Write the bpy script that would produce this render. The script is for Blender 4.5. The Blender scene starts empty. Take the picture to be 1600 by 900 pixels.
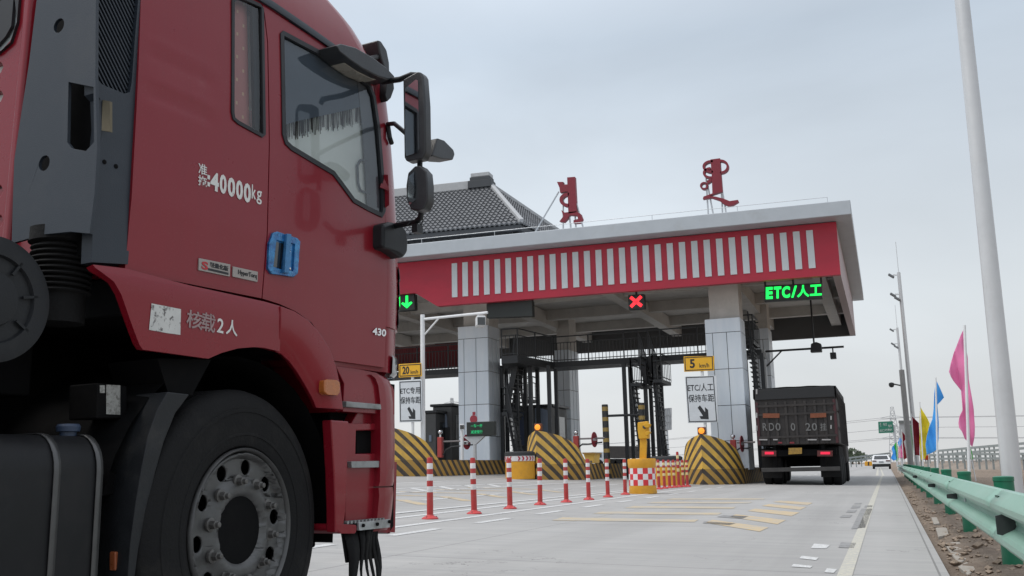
import bpy, bmesh, math, random
from mathutils import Vector, Matrix
from mathutils.geometry import tessellate_polygon
random.seed(7)
R = math.radians
S = bpy.context.scene
COL = S.collection

# ------------------------------------------------------------------ camera, sky, sun, exposure
FPX = 1500.0
CAMH = 0.78
CROWS = ((0.9331746, 0.0862656, 0.3489174), (0.3588023, -0.1665430, -0.9184358), (-0.0211197, 0.9822534, -0.1863660))
cam = bpy.data.cameras.new('camera'); cam.sensor_width = 36; cam.lens = FPX * 36 / 1600
cam.clip_end = 20000; cam.clip_start = 0.05
co = bpy.data.objects.new('camera', cam); COL.objects.link(co)
m = Matrix([list(r) + [0] for r in CROWS] + [[0, 0, 0, 1]]); m.translation = (0, 0, CAMH)
co.matrix_world = m; S.camera = co

SUN_DIR = Vector((-0.42, -0.30, 0.86)).normalized()
SUN_EL = math.asin(SUN_DIR.z); SUN_AZ = math.atan2(SUN_DIR.x, SUN_DIR.y)
W = bpy.data.worlds.new('World'); S.world = W; W.use_nodes = True
nt = W.node_tree; nt.nodes.clear(); N = nt.nodes.new; LK = nt.links.new
out = N('ShaderNodeOutputWorld'); mixs = N('ShaderNodeMixShader'); bgA = N('ShaderNodeBackground'); bgB = N('ShaderNodeBackground')
sky = N('ShaderNodeTexSky'); sky.sky_type = 'NISHITA'; sky.sun_disc = False
sky.sun_elevation = SUN_EL; sky.sun_rotation = SUN_AZ; sky.air_density = 1.0; sky.dust_density = 3.0
LK(sky.outputs[0], bgA.inputs[0]); bgA.inputs[1].default_value = 0.08
tc = N('ShaderNodeTexCoord'); sep = N('ShaderNodeSeparateXYZ'); LK(tc.outputs['Generated'], sep.inputs[0])
mp = N('ShaderNodeMapping'); mp.inputs['Scale'].default_value = (1.2, 1.2, 3.4); LK(tc.outputs['Generated'], mp.inputs[0])
no = N('ShaderNodeTexNoise'); no.inputs['Scale'].default_value = 1.5; no.inputs['Detail'].default_value = 6; no.inputs['Roughness'].default_value = 0.5
no.inputs['Distortion'].default_value = 0.4
LK(mp.outputs[0], no.inputs[0])
ramp = N('ShaderNodeValToRGB'); LK(sep.outputs[2], ramp.inputs[0])
el = ramp.color_ramp.elements; el[0].position = 0.0; el[0].color = (0.755, 0.765, 0.77, 1); el[1].position = 1.0; el[1].color = (1.25, 1.3, 1.4, 1)
e = el.new(0.16); e.color = (0.735, 0.78, 0.81, 1)
e = el.new(0.42); e.color = (0.59, 0.675, 0.77, 1)
e = el.new(0.62); e.color = (0.9, 0.96, 1.05, 1)
rn = N('ShaderNodeMapRange'); rn.inputs[1].default_value = 0.3; rn.inputs[2].default_value = 0.72; rn.inputs[3].default_value = 0.93; rn.inputs[4].default_value = 1.15
LK(no.outputs[0], rn.inputs[0])
dt = N('ShaderNodeVectorMath'); dt.operation = 'DOT_PRODUCT'; dt.inputs[1].default_value = Vector((-.62, .74, .26)).normalized(); LK(tc.outputs['Generated'], dt.inputs[0])
gr = N('ShaderNodeMapRange'); gr.inputs[1].default_value = .80; gr.inputs[2].default_value = 1.0; gr.inputs[3].default_value = 1.0; gr.inputs[4].default_value = 1.17; LK(dt.outputs['Value'], gr.inputs[0])
gm = N('ShaderNodeMath'); gm.operation = 'MULTIPLY'; LK(rn.outputs[0], gm.inputs[0]); LK(gr.outputs[0], gm.inputs[1])
vm = N('ShaderNodeVectorMath'); vm.operation = 'SCALE'; LK(ramp.outputs[0], vm.inputs[0]); LK(gm.outputs[0], vm.inputs['Scale'])
LK(vm.outputs[0], bgB.inputs[0]); bgB.inputs[1].default_value = 1.0
mixs.inputs[0].default_value = 0.86
LK(bgA.outputs[0], mixs.inputs[1]); LK(bgB.outputs[0], mixs.inputs[2]); LK(mixs.outputs[0], out.inputs[0])
sl = bpy.data.lights.new('sun', 'SUN'); sl.energy = 1.7; sl.angle = R(28); sl.color = (1.0, 0.96, 0.9)
so = bpy.data.objects.new('sun', sl); COL.objects.link(so)
so.rotation_euler = (-SUN_DIR).to_track_quat('-Z', 'Y').to_euler(); so.location = SUN_DIR * 60
S.view_settings.view_transform = 'Standard'; S.view_settings.look = 'None'; S.view_settings.gamma = 1
S.view_settings.exposure = 0.0; S.view_settings.use_curve_mapping = False
S.cycles.use_denoising = True; S.cycles.max_bounces = 8

# ------------------------------------------------------------------ measuring helpers
CAMP = Vector((0, 0, CAMH)); CM = Matrix(CROWS)
def ray(px, py): return CM @ Vector((px - 800, -(py - 450), -FPX))
def AT(px, py, Y):
    v = ray(px, py); return CAMP + v * (Y / v.y)
GP = [(-3000, .70), (-60, .72), (-17, .715), (-12, .458), (-6.9, .1725), (0.34, -.0085), (40, -.0085), (3000, -.0085)]
def gz(x):
    for (a, za), (b, zb) in zip(GP, GP[1:]):
        if x <= b: return za + (zb - za) * (x - a) / (b - a)
    return GP[-1][1]
def GR(px, py):
    v = ray(px, py); t = CAMH / (-v.z - .025 * v.x); return CAMP + v * t

# ------------------------------------------------------------------ materials
MATS = {}
def mat(name, col, rough=.6, metal=0, var=.12, scale=6, bump=0, bscale=60, coat=0, emit=None, spec=.5, dirt=None, dscale=3, dlo=.5, dhi=.75):
    if name in MATS: return MATS[name]
    M = bpy.data.materials.new(name); M.use_nodes = True; t = M.node_tree; b = t.nodes['Principled BSDF']
    b.inputs['Base Color'].default_value = (*col, 1); b.inputs['Roughness'].default_value = rough; b.inputs['Metallic'].default_value = metal
    b.inputs['Coat Weight'].default_value = coat; b.inputs['Coat Roughness'].default_value = .15; b.inputs['Specular IOR Level'].default_value = spec
    c = t.nodes.new('ShaderNodeTexCoord'); cur = None
    if var or dirt:
        n = t.nodes.new('ShaderNodeTexNoise'); n.inputs['Scale'].default_value = scale; n.inputs['Detail'].default_value = 6; n.inputs['Roughness'].default_value = .6
        t.links.new(c.outputs['Object'], n.inputs[0])
        r = t.nodes.new('ShaderNodeMapRange'); r.inputs[1].default_value = .25; r.inputs[2].default_value = .75
        r.inputs[3].default_value = 1 - var; r.inputs[4].default_value = 1 + var; t.links.new(n.outputs[0], r.inputs[0])
        s = t.nodes.new('ShaderNodeVectorMath'); s.operation = 'SCALE'; s.inputs[0].default_value = col; t.links.new(r.outputs[0], s.inputs['Scale'])
        cur = s.outputs[0]
        rr = t.nodes.new('ShaderNodeMapRange'); rr.inputs[1].default_value = .3; rr.inputs[2].default_value = .7
        rr.inputs[3].default_value = max(.02, rough - .08); rr.inputs[4].default_value = min(1, rough + .1)
        t.links.new(n.outputs[0], rr.inputs[0]); t.links.new(rr.outputs[0], b.inputs['Roughness'])
        if dirt:
            n2 = t.nodes.new('ShaderNodeTexNoise'); n2.inputs['Scale'].default_value = dscale; n2.inputs['Detail'].default_value = 9; n2.inputs['Roughness'].default_value = .68
            t.links.new(c.outputs['Object'], n2.inputs[0])
            r2 = t.nodes.new('ShaderNodeMapRange'); r2.inputs[1].default_value = dlo; r2.inputs[2].default_value = dhi; t.links.new(n2.outputs[0], r2.inputs[0])
            mx = t.nodes.new('ShaderNodeMix'); mx.data_type = 'RGBA'; t.links.new(r2.outputs[0], mx.inputs[0]); t.links.new(cur, mx.inputs[6]); mx.inputs[7].default_value = (*dirt, 1)
            cur = mx.outputs[2]
        t.links.new(cur, b.inputs['Base Color'])
    if bump:
        n = t.nodes.new('ShaderNodeTexNoise'); n.inputs['Scale'].default_value = bscale; n.inputs['Detail'].default_value = 5
        t.links.new(c.outputs['Object'], n.inputs[0])
        bp = t.nodes.new('ShaderNodeBump'); bp.inputs['Strength'].default_value = bump; bp.inputs['Distance'].default_value = .02
        t.links.new(n.outputs[0], bp.inputs['Height']); t.links.new(bp.outputs[0], b.inputs['Normal'])
    if emit:
        b.inputs['Emission Color'].default_value = (*col, 1); b.inputs['Emission Strength'].default_value = emit
    MATS[name] = M; return M

def nodes_of(M): return M.node_tree, M.node_tree.nodes['Principled BSDF']
def math_node(t, op, a, b=None, c=None):
    n = t.nodes.new('ShaderNodeMath'); n.operation = op
    for i, v in enumerate((a, b, c)):
        if v is None: continue
        if isinstance(v, (int, float)): n.inputs[i].default_value = v
        else: t.links.new(v, n.inputs[i])
    return n.outputs[0]
def mixc(t, f, c1, c2):
    n = t.nodes.new('ShaderNodeMix'); n.data_type = 'RGBA'
    if isinstance(f, (int, float)): n.inputs[0].default_value = f
    else: t.links.new(f, n.inputs[0])
    for i, c in ((6, c1), (7, c2)):
        if isinstance(c, tuple): n.inputs[i].default_value = (*c, 1)
        else: t.links.new(c, n.inputs[i])
    return n.outputs[2]
def noise(t, co_, scale, detail=6, rough=.6, mapscale=None, lo=None, hi=None):
    if mapscale:
        mp_ = t.nodes.new('ShaderNodeMapping'); mp_.inputs['Scale'].default_value = mapscale; t.links.new(co_, mp_.inputs[0]); co_ = mp_.outputs[0]
    n = t.nodes.new('ShaderNodeTexNoise'); n.inputs['Scale'].default_value = scale; n.inputs['Detail'].default_value = detail; n.inputs['Roughness'].default_value = rough
    t.links.new(co_, n.inputs[0])
    if lo is None: return n.outputs[0]
    r = t.nodes.new('ShaderNodeMapRange'); r.inputs[1].default_value = lo; r.inputs[2].default_value = hi; t.links.new(n.outputs[0], r.inputs[0])
    return r.outputs[0]

def bands_material(name, stops, rough=.45, var=.2, top=2.0):
    """colour by height above the object's own origin: constant colour ramp; stops = [(z, colour)] , z in metres up to 2"""
    M = bpy.data.materials.new(name); M.use_nodes = True; t, b = nodes_of(M)
    c = t.nodes.new('ShaderNodeTexCoord'); s = t.nodes.new('ShaderNodeSeparateXYZ'); t.links.new(c.outputs['Object'], s.inputs[0])
    r = t.nodes.new('ShaderNodeValToRGB'); r.color_ramp.interpolation = 'CONSTANT'
    t.links.new(math_node(t, 'MULTIPLY', s.outputs[2], 1 / top), r.inputs[0])
    el = r.color_ramp.elements; el[0].position = 0; el[0].color = (*stops[0][1], 1); el[1].position = stops[1][0] / top; el[1].color = (*stops[1][1], 1)
    for z, col in stops[2:]:
        e_ = el.new(z / top); e_.color = (*col, 1)
    d = noise(t, c.outputs['Object'], 9, lo=.45, hi=.8)
    t.links.new(mixc(t, math_node(t, 'MULTIPLY', d, var * 2), r.outputs[0], (.2, .17, .15)), b.inputs['Base Color'])
    b.inputs['Roughness'].default_value = rough
    return M
def stripe_material(name, c1, c2, period, duty, ku, kv, worn=.25):
    """diagonal stripes from the UV map (metres along the surface)"""
    M = bpy.data.materials.new(name); M.use_nodes = True; t, b = nodes_of(M)
    c = t.nodes.new('ShaderNodeTexCoord'); s = t.nodes.new('ShaderNodeSeparateXYZ'); t.links.new(c.outputs['UV'], s.inputs[0])
    k = math_node(t, 'ADD', math_node(t, 'MULTIPLY', s.outputs[0], ku), math_node(t, 'MULTIPLY', s.outputs[1], kv))
    fr = math_node(t, 'FRACT', math_node(t, 'DIVIDE', k, period))
    f = math_node(t, 'LESS_THAN', fr, duty)
    n = noise(t, c.outputs['Object'], 3, lo=.4, hi=.75)
    col = mixc(t, f, c1, c2)
    t.links.new(mixc(t, math_node(t, 'MULTIPLY', n, worn), col, (.22, .17, .11)), b.inputs['Base Color'])
    b.inputs['Roughness'].default_value = .55
    return M

# ------------------------------------------------------------------ mesh builder
ORG = {}
class MB:
    def __init__(s): s.v = []; s.f = []; s.uv = {}; s.mi = {}
    def add(s, vs, fs, mi=0):
        o = len(s.v); s.v += [Vector(p) for p in vs]
        for f in fs:
            if mi: s.mi[len(s.f)] = mi
            s.f.append([i + o for i in f])
        return o
    def box(s, lo, hi, rz=0, mi=0):
        x0, y0, z0 = lo; x1, y1, z1 = hi
        p = [Vector(q) for q in ((x0, y0, z0), (x1, y0, z0), (x1, y1, z0), (x0, y1, z0), (x0, y0, z1), (x1, y0, z1), (x1, y1, z1), (x0, y1, z1))]
        if rz:
            c = Vector(((x0 + x1) / 2, (y0 + y1) / 2, 0)); Mx = Matrix.Rotation(rz, 3, 'Z'); p = [Mx @ (q - c) + c for q in p]
        s.add(p, [(0, 3, 2, 1), (4, 5, 6, 7), (0, 1, 5, 4), (1, 2, 6, 5), (2, 3, 7, 6), (3, 0, 4, 7)], mi); return s
    def cbox(s, c, d, rz=0, mi=0):
        return s.box([a - b / 2 for a, b in zip(c, d)], [a + b / 2 for a, b in zip(c, d)], rz, mi)
    def hexa(s, bot, top, mi=0):
        n = len(bot); s.add(list(bot) + list(top), [tuple(range(n - 1, -1, -1)), tuple(range(n, 2 * n))] + [(i, (i + 1) % n, n + (i + 1) % n, n + i) for i in range(n)], mi); return s
    def bar(s, a, b, w, h=None, up=(0, 0, 1), mi=0):
        a = Vector(a); b = Vector(b); h = h or w; d = (b - a).normalized(); u = Vector(up)
        if abs(d.dot(u)) > .98: u = Vector((0, 1, 0))
        x = d.cross(u).normalized(); y = x.cross(d)
        q = [x * i * w / 2 + y * j * h / 2 for i, j in ((-1, -1), (1, -1), (1, 1), (-1, 1))]
        return s.hexa([a + k for k in q], [b + k for k in q], mi)
    def tube(s, pts, r, seg=10, caps=True, mi=0):
        pts = [Vector(p) for p in pts]; n = len(pts); rr = r if isinstance(r, (list, tuple)) else [r] * n
        vs = []; prev = None
        for i, p in enumerate(pts):
            d = ((pts[min(i + 1, n - 1)] - p).normalized() + (p - pts[max(i - 1, 0)]).normalized()).normalized()
            if prev is None:
                u = Vector((0, 0, 1)) if abs(d.z) < .9 else Vector((1, 0, 0)); x = d.cross(u).normalized()
            else: x = (prev - d * prev.dot(d)).normalized()
            prev = x; y = d.cross(x)
            vs += [p + (x * math.cos(2 * math.pi * k / seg) + y * math.sin(2 * math.pi * k / seg)) * rr[i] for k in range(seg)]
        fs = [(i * seg + k, i * seg + (k + 1) % seg, (i + 1) * seg + (k + 1) % seg, (i + 1) * seg + k) for i in range(n - 1) for k in range(seg)]
        if caps: fs += [tuple(range(seg - 1, -1, -1)), tuple(range((n - 1) * seg, n * seg))]
        s.add(vs, fs, mi); return s
    def lathe(s, prof, c, axis='Z', seg=32, mi=0, caps=True):
        """prof: [(radius, height)] along axis"""
        c = Vector(c); vs = []
        for r, h in prof:
            for k in range(seg):
                a = 2 * math.pi * k / seg; ca, sa = math.cos(a) * r, math.sin(a) * r
                vs.append(c + (Vector((ca, sa, h)) if axis == 'Z' else Vector((h, ca, sa)) if axis == 'X' else Vector((sa, h, ca))))
        fs = [(i * seg + k, i * seg + (k + 1) % seg, (i + 1) * seg + (k + 1) % seg, (i + 1) * seg + k) for i in range(len(prof) - 1) for k in range(seg)]
        if caps and prof[0][0] > 1e-4: fs.append(tuple(range(seg - 1, -1, -1)))
        if caps and prof[-1][0] > 1e-4: fs.append(tuple(range((len(prof) - 1) * seg, len(prof) * seg)))
        s.add(vs, fs, mi); return s
    def prism(s, outer, holes, fn, d0, d1, mi=0):
        """outline(s) in (u,v) extruded from d0 to d1; fn(u,v,w) gives the point"""
        loops = [outer] + list(holes); flat = [p for l in loops for p in l]; n = len(flat)
        tri = tessellate_polygon([[Vector((p[0], p[1], 0)) for p in l] for l in loops])
        vs = [fn(u, v, d0) for u, v in flat] + [fn(u, v, d1) for u, v in flat]
        fs = [tuple(t) for t in tri] + [tuple(i + n for i in reversed(t)) for t in tri]
        o = 0
        for l in loops:
            k = len(l); fs += [(o + i, o + (i + 1) % k, n + o + (i + 1) % k, n + o + i) for i in range(k)]; o += k
        s.add(vs, fs, mi); return s
    def patch(s, outer, holes, step, fn):
        loops = [outer] + list(holes); flat = [p for l in loops for p in l]
        tri = tessellate_polygon([[Vector((p[0], p[1], 0)) for p in l] for l in loops])
        bm = bmesh.new(); bv = [bm.verts.new((p[0], p[1], 0)) for p in flat]
        for t in tri:
            try: bm.faces.new([bv[i] for i in t])
            except ValueError: pass
        for ax in (0, 1):
            lo = min(p[ax] for p in flat); hi = max(p[ax] for p in flat); k = lo + step
            while k < hi - 1e-4:
                no_ = [0, 0, 0]; no_[ax] = 1; cc = [0, 0, 0]; cc[ax] = k
                bmesh.ops.bisect_plane(bm, geom=bm.verts[:] + bm.edges[:] + bm.faces[:], plane_co=cc, plane_no=no_); k += step
        for f in bm.faces:
            if f.normal.z < 0: f.normal_flip()
        bm.verts.index_update()
        s.add([fn(v.co.x, v.co.y) for v in bm.verts], [tuple(v.index for v in f.verts) for f in bm.faces]); bm.free(); return s
    def loft(s, rings, closed=True, cap0=False, cap1=False):
        n = len(rings[0]); o = [p for r in rings for p in r]; k = n if closed else n - 1
        fs = [(i * n + j, i * n + (j + 1) % n, (i + 1) * n + (j + 1) % n, (i + 1) * n + j) for i in range(len(rings) - 1) for j in range(k)]
        if cap0: fs.append(tuple(range(n - 1, -1, -1)))
        if cap1: fs.append(tuple(range((len(rings) - 1) * n, len(rings) * n)))
        s.add(o, fs); return s
    def build(s, name, mats, parent=None, local=False, bevel=0, seg=2, smooth=True, solid=0, angle=35, loc=None, recalc=True):
        me = bpy.data.meshes.new(name)
        base = Vector((0, 0, 0))
        if parent is not None and not local: base = ORG.get(parent.name, Vector((0, 0, 0)))
        if loc is not None: base = Vector(loc)
        me.from_pydata([p - base for p in s.v], [], s.f); me.update()
        if s.uv:
            ul = me.uv_layers.new(name='UVMap')
            for poly in me.polygons:
                for li, vi in zip(poly.loop_indices, poly.vertices): ul.data[li].uv = s.uv.get(vi, (0, 0))
        for m_ in (mats if isinstance(mats, (list, tuple)) else [mats]): me.materials.append(m_)
        for i, k in s.mi.items(): me.polygons[i].material_index = k
        if recalc:
            bm = bmesh.new(); bm.from_mesh(me); bmesh.ops.recalc_face_normals(bm, faces=bm.faces[:]); bm.to_mesh(me); bm.free()
        if smooth:
            me.shade_smooth(); me.set_sharp_from_angle(angle=R(angle))
        o = bpy.data.objects.new(name, me); COL.objects.link(o)
        if loc is not None: o.location = loc; ORG[o.name] = Vector(loc)
        if parent is not None:
            o.parent = parent; ORG[o.name] = ORG.get(parent.name, Vector((0, 0, 0)))
        if solid:
            md = o.modifiers.new('solid', 'SOLIDIFY'); md.thickness = solid; md.offset = -1
        if bevel:
            md = o.modifiers.new('bevel', 'BEVEL'); md.width = bevel; md.segments = seg; md.limit_method = 'ANGLE'; md.angle_limit = R(40); md.harden_normals = True
        return o
def tag(o, label=None, cat=None, group=None, kind=None):
    if label: o['label'] = label
    if cat: o['category'] = cat
    if group: o['group'] = group
    if kind: o['kind'] = kind
    return o
def thing(name, loc, label, cat, group=None, rz=0):
    o = bpy.data.objects.new(name, None); COL.objects.link(o); o.empty_display_size = .2
    o.location = loc; o.rotation_euler = (0, 0, rz); ORG[o.name] = Vector(loc); return tag(o, label, cat, group)
def copy_tree(o, parent=None):
    c = o.copy(); COL.objects.link(c)
    if parent is not None: c.parent = parent
    for ch in list(o.children): copy_tree(ch, c)
    return c
TXT = {}
def text_data(body, bold):
    if (body, bold) in TXT: return TXT[(body, bold)]
    cu = bpy.data.curves.new('lettering', 'FONT'); cu.body = body; cu.offset = bold; cu.resolution_u = 3; cu.extrude = .5
    o = bpy.data.objects.new('lettering', cu); COL.objects.link(o)
    bpy.context.view_layer.update()
    dg = bpy.context.evaluated_depsgraph_get(); me = bpy.data.meshes.new_from_object(o.evaluated_get(dg))
    V = [v.co.copy() for v in me.vertices]; F = [tuple(p.vertices) for p in me.polygons]
    bpy.data.objects.remove(o); bpy.data.curves.remove(cu); bpy.data.meshes.remove(me)
    x0 = min(v.x for v in V); x1 = max(v.x for v in V); y0 = min(v.y for v in V); y1 = max(v.y for v in V)
    TXT[(body, bold)] = ([((v.x - x0) / (x1 - x0), (v.y - y0) / (y1 - y0), v.z + .5) for v in V], F)
    return TXT[(body, bold)]
def text(mb, body, fn, bold=0.0, thick=.004):
    """fn(u,v,w): u,v in 0..1 over the text box, w = metres proud of the surface"""
    V, F = text_data(body, bold); mb.add([fn(u, v, w * thick) for u, v, w in V], F); return mb
def quad_fn(p00, p10, p01, nrm):
    p00, p10, p01, nrm = map(Vector, (p00, p10, p01, nrm))
    return lambda u, v, w: p00 + (p10 - p00) * u + (p01 - p00) * v + nrm * w

# ------------------------------------------------------------------ shared materials
steel = mat('galvanised_steel', (.52, .54, .56), .42, .35, .08, 9)
white_paint = mat('white_paint', (.74, .75, .76), .45, 0, .07, 5, dirt=(.4, .38, .35), dlo=.62, dhi=.9)
black_plastic = mat('black_plastic', (.015, .0165, .019), .5, 0, .25, 8, bump=.05, bscale=120, dirt=(.05, .048, .045), dscale=5, dlo=.55, dhi=.95, spec=.32)
black_steel = mat('black_steel', (.035, .037, .04), .5, .1, .2, 6)
rubber = mat('rubber', (.0095, .0095, .010), .8, 0, .25, 7, bump=.15, bscale=90, dirt=(.045, .042, .038), dscale=4, dlo=.55, dhi=1.05, spec=.22)
led_box = mat('led_box', (.02, .024, .022), .5)
led_green = mat('led_green', (.01, 1.0, .12), .5, emit=1.15, var=0)
led_red = mat('led_red', (1.0, .035, .05), .5, emit=1.2, var=0)
sign_white = mat('sign_white', (.62, .65, .68), .5, 0, .05)
sign_yellow = mat('sign_yellow', (.78, .42, .02), .5, 0, .06)
sign_black = mat('sign_black', (.02, .022, .026), .55, var=0)
amber_lamp = mat('amber_lamp', (1.0, .32, .03), .35, emit=.75, var=0)
amber_lens = mat('amber_lens', (.42, .12, .02), .25, coat=.5, var=.15, scale=30)
red_post = mat('red_post', (.5, .05, .05), .5)
chrome = mat('chrome', (.7, .7, .72), .12, 1, .03)
letter_white = mat('letter_white', (.70, .70, .68), .7, 0, .1, 30, dirt=(.3, .1, .1), dscale=40, dlo=.6, dhi=.8)

# ------------------------------------------------------------------ ground
def sheet(name, xs, y0, y1, lift, m_, ystep=None, kind='structure'):
    mb = MB(); ys = [y0, y1] if not ystep else [y0 + i * ystep for i in range(int((y1 - y0) / ystep) + 1)]
    rows = [[(x, y, gz(x) + lift) for x in xs] for y in ys]
    mb.loft([[Vector(p) for p in r] for r in rows], closed=False)
    return tag(mb.build(name, m_, smooth=False), kind=kind)

dirt = bpy.data.materials.new('dirt'); dirt.use_nodes = True; t, b = nodes_of(dirt)
c = t.nodes.new('ShaderNodeTexCoord')
n1 = noise(t, c.outputs['Object'], 1.3, 8, .7, lo=.3, hi=.7); n2 = noise(t, c.outputs['Object'], 22, 6, .7, lo=.35, hi=.7)
col = mixc(t, n1, (.21, .155, .115), (.36, .285, .22)); col = mixc(t, math_node(t, 'MULTIPLY', n2, .5), col, (.08, .06, .045))
t.links.new(col, b.inputs['Base Color']); b.inputs['Roughness'].default_value = .95
bp = t.nodes.new('ShaderNodeBump'); bp.inputs['Strength'].default_value = .8; bp.inputs['Distance'].default_value = .03
t.links.new(n2, bp.inputs['Height']); t.links.new(bp.outputs[0], b.inputs['Normal'])

concrete = bpy.data.materials.new('road_concrete'); concrete.use_nodes = True; t, b = nodes_of(concrete)
c = t.nodes.new('ShaderNodeTexCoord'); P = c.outputs['Object']; sp = t.nodes.new('ShaderNodeSeparateXYZ'); t.links.new(P, sp.inputs[0])
big = noise(t, P, .35, 5, .6, lo=.3, hi=.7)
streak = noise(t, P, 1.0, 8, .65, mapscale=(.35, 5.0, 1), lo=.35, hi=.7)
groove = noise(t, P, 1.0, 6, .7, mapscale=(1.2, 30.0, 1), lo=.35, hi=.68)
lane = noise(t, P, 1.0, 4, .6, mapscale=(1.1, .05, 1), lo=.35, hi=.7)
fine = noise(t, P, 90, 3, .6)
col = mixc(t, big, (.39, .38, .364), (.475, .465, .446))
col = mixc(t, math_node(t, 'MULTIPLY', streak, .5), col, (.285, .285, .29))
col = mixc(t, math_node(t, 'MULTIPLY', groove, .34), col, (.25, .25, .255))
col = mixc(t, math_node(t, 'MULTIPLY', lane, .38), col, (.25, .243, .235))
def joint(axis, period, off, w):
    f = math_node(t, 'FRACT', math_node(t, 'DIVIDE', math_node(t, 'ADD', axis, off), period))
    return math_node(t, 'LESS_THAN', f, w / period)
j = math_node(t, 'MAXIMUM', joint(sp.outputs[1], 4.6, 1.8, .022), joint(sp.outputs[0], 4.2, 100.8 - .27, .016))
col = mixc(t, math_node(t, 'MULTIPLY', j, .65), col, (.13, .125, .12))
oil = noise(t, P, .9, 9, .75, mapscale=(1.6, .5, 1), lo=.63, hi=.78)
col = mixc(t, math_node(t, 'MULTIPLY', oil, .6), col, (.17, .165, .16))
vo = t.nodes.new('ShaderNodeTexVoronoi'); vo.feature = 'DISTANCE_TO_EDGE'; vo.inputs['Scale'].default_value = .17
mpv = t.nodes.new('ShaderNodeMix'); mpv.data_type = 'VECTOR'; mpv.inputs[0].default_value = .12; t.links.new(P, mpv.inputs[4]); nv_ = t.nodes.new('ShaderNodeTexNoise'); nv_.inputs['Scale'].default_value = 1.3; nv_.inputs['Detail'].default_value = 6; t.links.new(P, nv_.inputs[0])
vs_ = t.nodes.new('ShaderNodeVectorMath'); vs_.operation = 'SCALE'; vs_.inputs['Scale'].default_value = 6; t.links.new(nv_.outputs['Color'], vs_.inputs[0]); va_ = t.nodes.new('ShaderNodeVectorMath'); t.links.new(P, va_.inputs[0]); t.links.new(vs_.outputs[0], va_.inputs[1]); t.links.new(va_.outputs[0], vo.inputs['Vector'])
trk = None
for x0_ in (-1.0, -3.0, -7.9, -9.8):
    d_ = math_node(t, 'DIVIDE', math_node(t, 'ADD', sp.outputs[0], -x0_), .34); g_ = math_node(t, 'POWER', 2.718, math_node(t, 'MULTIPLY', math_node(t, 'MULTIPLY', d_, d_), -1)); trk = g_ if trk is None else math_node(t, 'ADD', trk, g_)
trk = math_node(t, 'MULTIPLY', trk, noise(t, P, 1.0, 7, .7, mapscale=(2.5, .12, 1), lo=.30, hi=.7))
col = mixc(t, math_node(t, 'MULTIPLY', trk, .34), col, (.215, .21, .205))
crk = math_node(t, 'MULTIPLY', math_node(t, 'LESS_THAN', vo.outputs['Distance'], .0035), noise(t, P, .5, 3, .6, lo=.5, hi=.6))
col = mixc(t, math_node(t, 'MULTIPLY', crk, .6), col, (.14, .135, .13))
t.links.new(col, b.inputs['Base Color']); b.inputs['Roughness'].default_value = .82
bp = t.nodes.new('ShaderNodeBump'); bp.inputs['Strength'].default_value = .25; bp.inputs['Distance'].default_value = .008
t.links.new(math_node(t, 'ADD', math_node(t, 'MULTIPLY', groove, .8), math_node(t, 'MULTIPLY', fine, .5)), bp.inputs['Height']); t.links.new(bp.outputs[0], b.inputs['Normal'])

LX = [-3000, -60, -17, -12, -6.9, .34, 40, 3000]
sheet('ground', LX, -40, 6000, -.12, dirt)
RX = [-40, -17, -12, -6.9, .34]
mb = MB(); rows = []
for y in (-14, 0, 20, 50, 100, 400): rows.append([Vector((x, y, gz(x))) for x in RX] + [Vector((.34, y, gz(.34) - .2))])
mb.loft(rows, closed=False); tag(mb.build('road', concrete, smooth=False), kind='structure')

def worn_paint(name, colr, lo, hi, sc=5, base=(.37, .37, .368)):
    M = bpy.data.materials.new(name); M.use_nodes = True; t, b = nodes_of(M); c = t.nodes.new('ShaderNodeTexCoord')
    n = noise(t, c.outputs['Object'], sc, 8, .75, mapscale=(1, 2.2, 1), lo=lo, hi=hi)
    n3 = noise(t, c.outputs['Object'], 40, 5, .7, lo=.42, hi=.62)
    f = math_node(t, 'MINIMUM', n, math_node(t, 'ADD', n3, .25))
    t.links.new(mixc(t, f, base, colr), b.inputs['Base Color']); b.inputs['Roughness'].default_value = .75
    return M
pw = worn_paint('road_paint_white', (.68, .68, .67), .30, .52)
pc = worn_paint('road_paint_cream', (.55, .52, .42), .28, .58)
py_ = worn_paint('road_paint_yellow', (.66, .44, .14), .36, .66, 3)
pd = worn_paint('scrubbed_patch', (.155, .15, .145), .36, .62, 4, (.33, .33, .33))
def strip(mb, a, b_, w, n=1):
    a = Vector((*a, 0)); b_ = Vector((*b_, 0)); d = (b_ - a).normalized(); s_ = Vector((-d.y, d.x, 0)) * w / 2
    L_ = []
    for i in range(n + 1):
        p = a + (b_ - a) * i / n
        L_.append([Vector((q.x, q.y, gz(q.x) + .004)) for q in (p + s_, p - s_)])
    mb.loft(L_, closed=False)
def ground_quad(mb, pts): mb.add([(x, y, gz(x) + .004) for x, y in pts], [tuple(range(len(pts)))])
mw = MB()
strip(mw, (-6.42, 2), (-6.42, 33), .15); strip(mw, (-7.15, 4), (-6.55, 33.5), .14); strip(mw, (-5.55, 9.5), (-5.5, 31), .13)
for i in range(12): strip(mw, (-4.98 + .01 * i, 7.0 + i * 2.3), (-4.97 + .01 * i, 8.15 + i * 2.3), .13)
for i in range(9): strip(mw, (-8.3, 9 + i * 2.6), (-8.3, 10.4 + i * 2.6), .13)
for x in (-10.2, -11.2): strip(mw, (x, 12), (x + .5, 32), .15, 2)
for i in range(8): strip(mw, (-12.6, 14 + i * 2.4), (-12.6, 15.4 + i * 2.4), .14)
for i in range(4): strip(mw, (-9.6 - .1 * i, 20 + 1.6 * i), (-10.9, 21.5 + 1.6 * i), .2)
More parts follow.
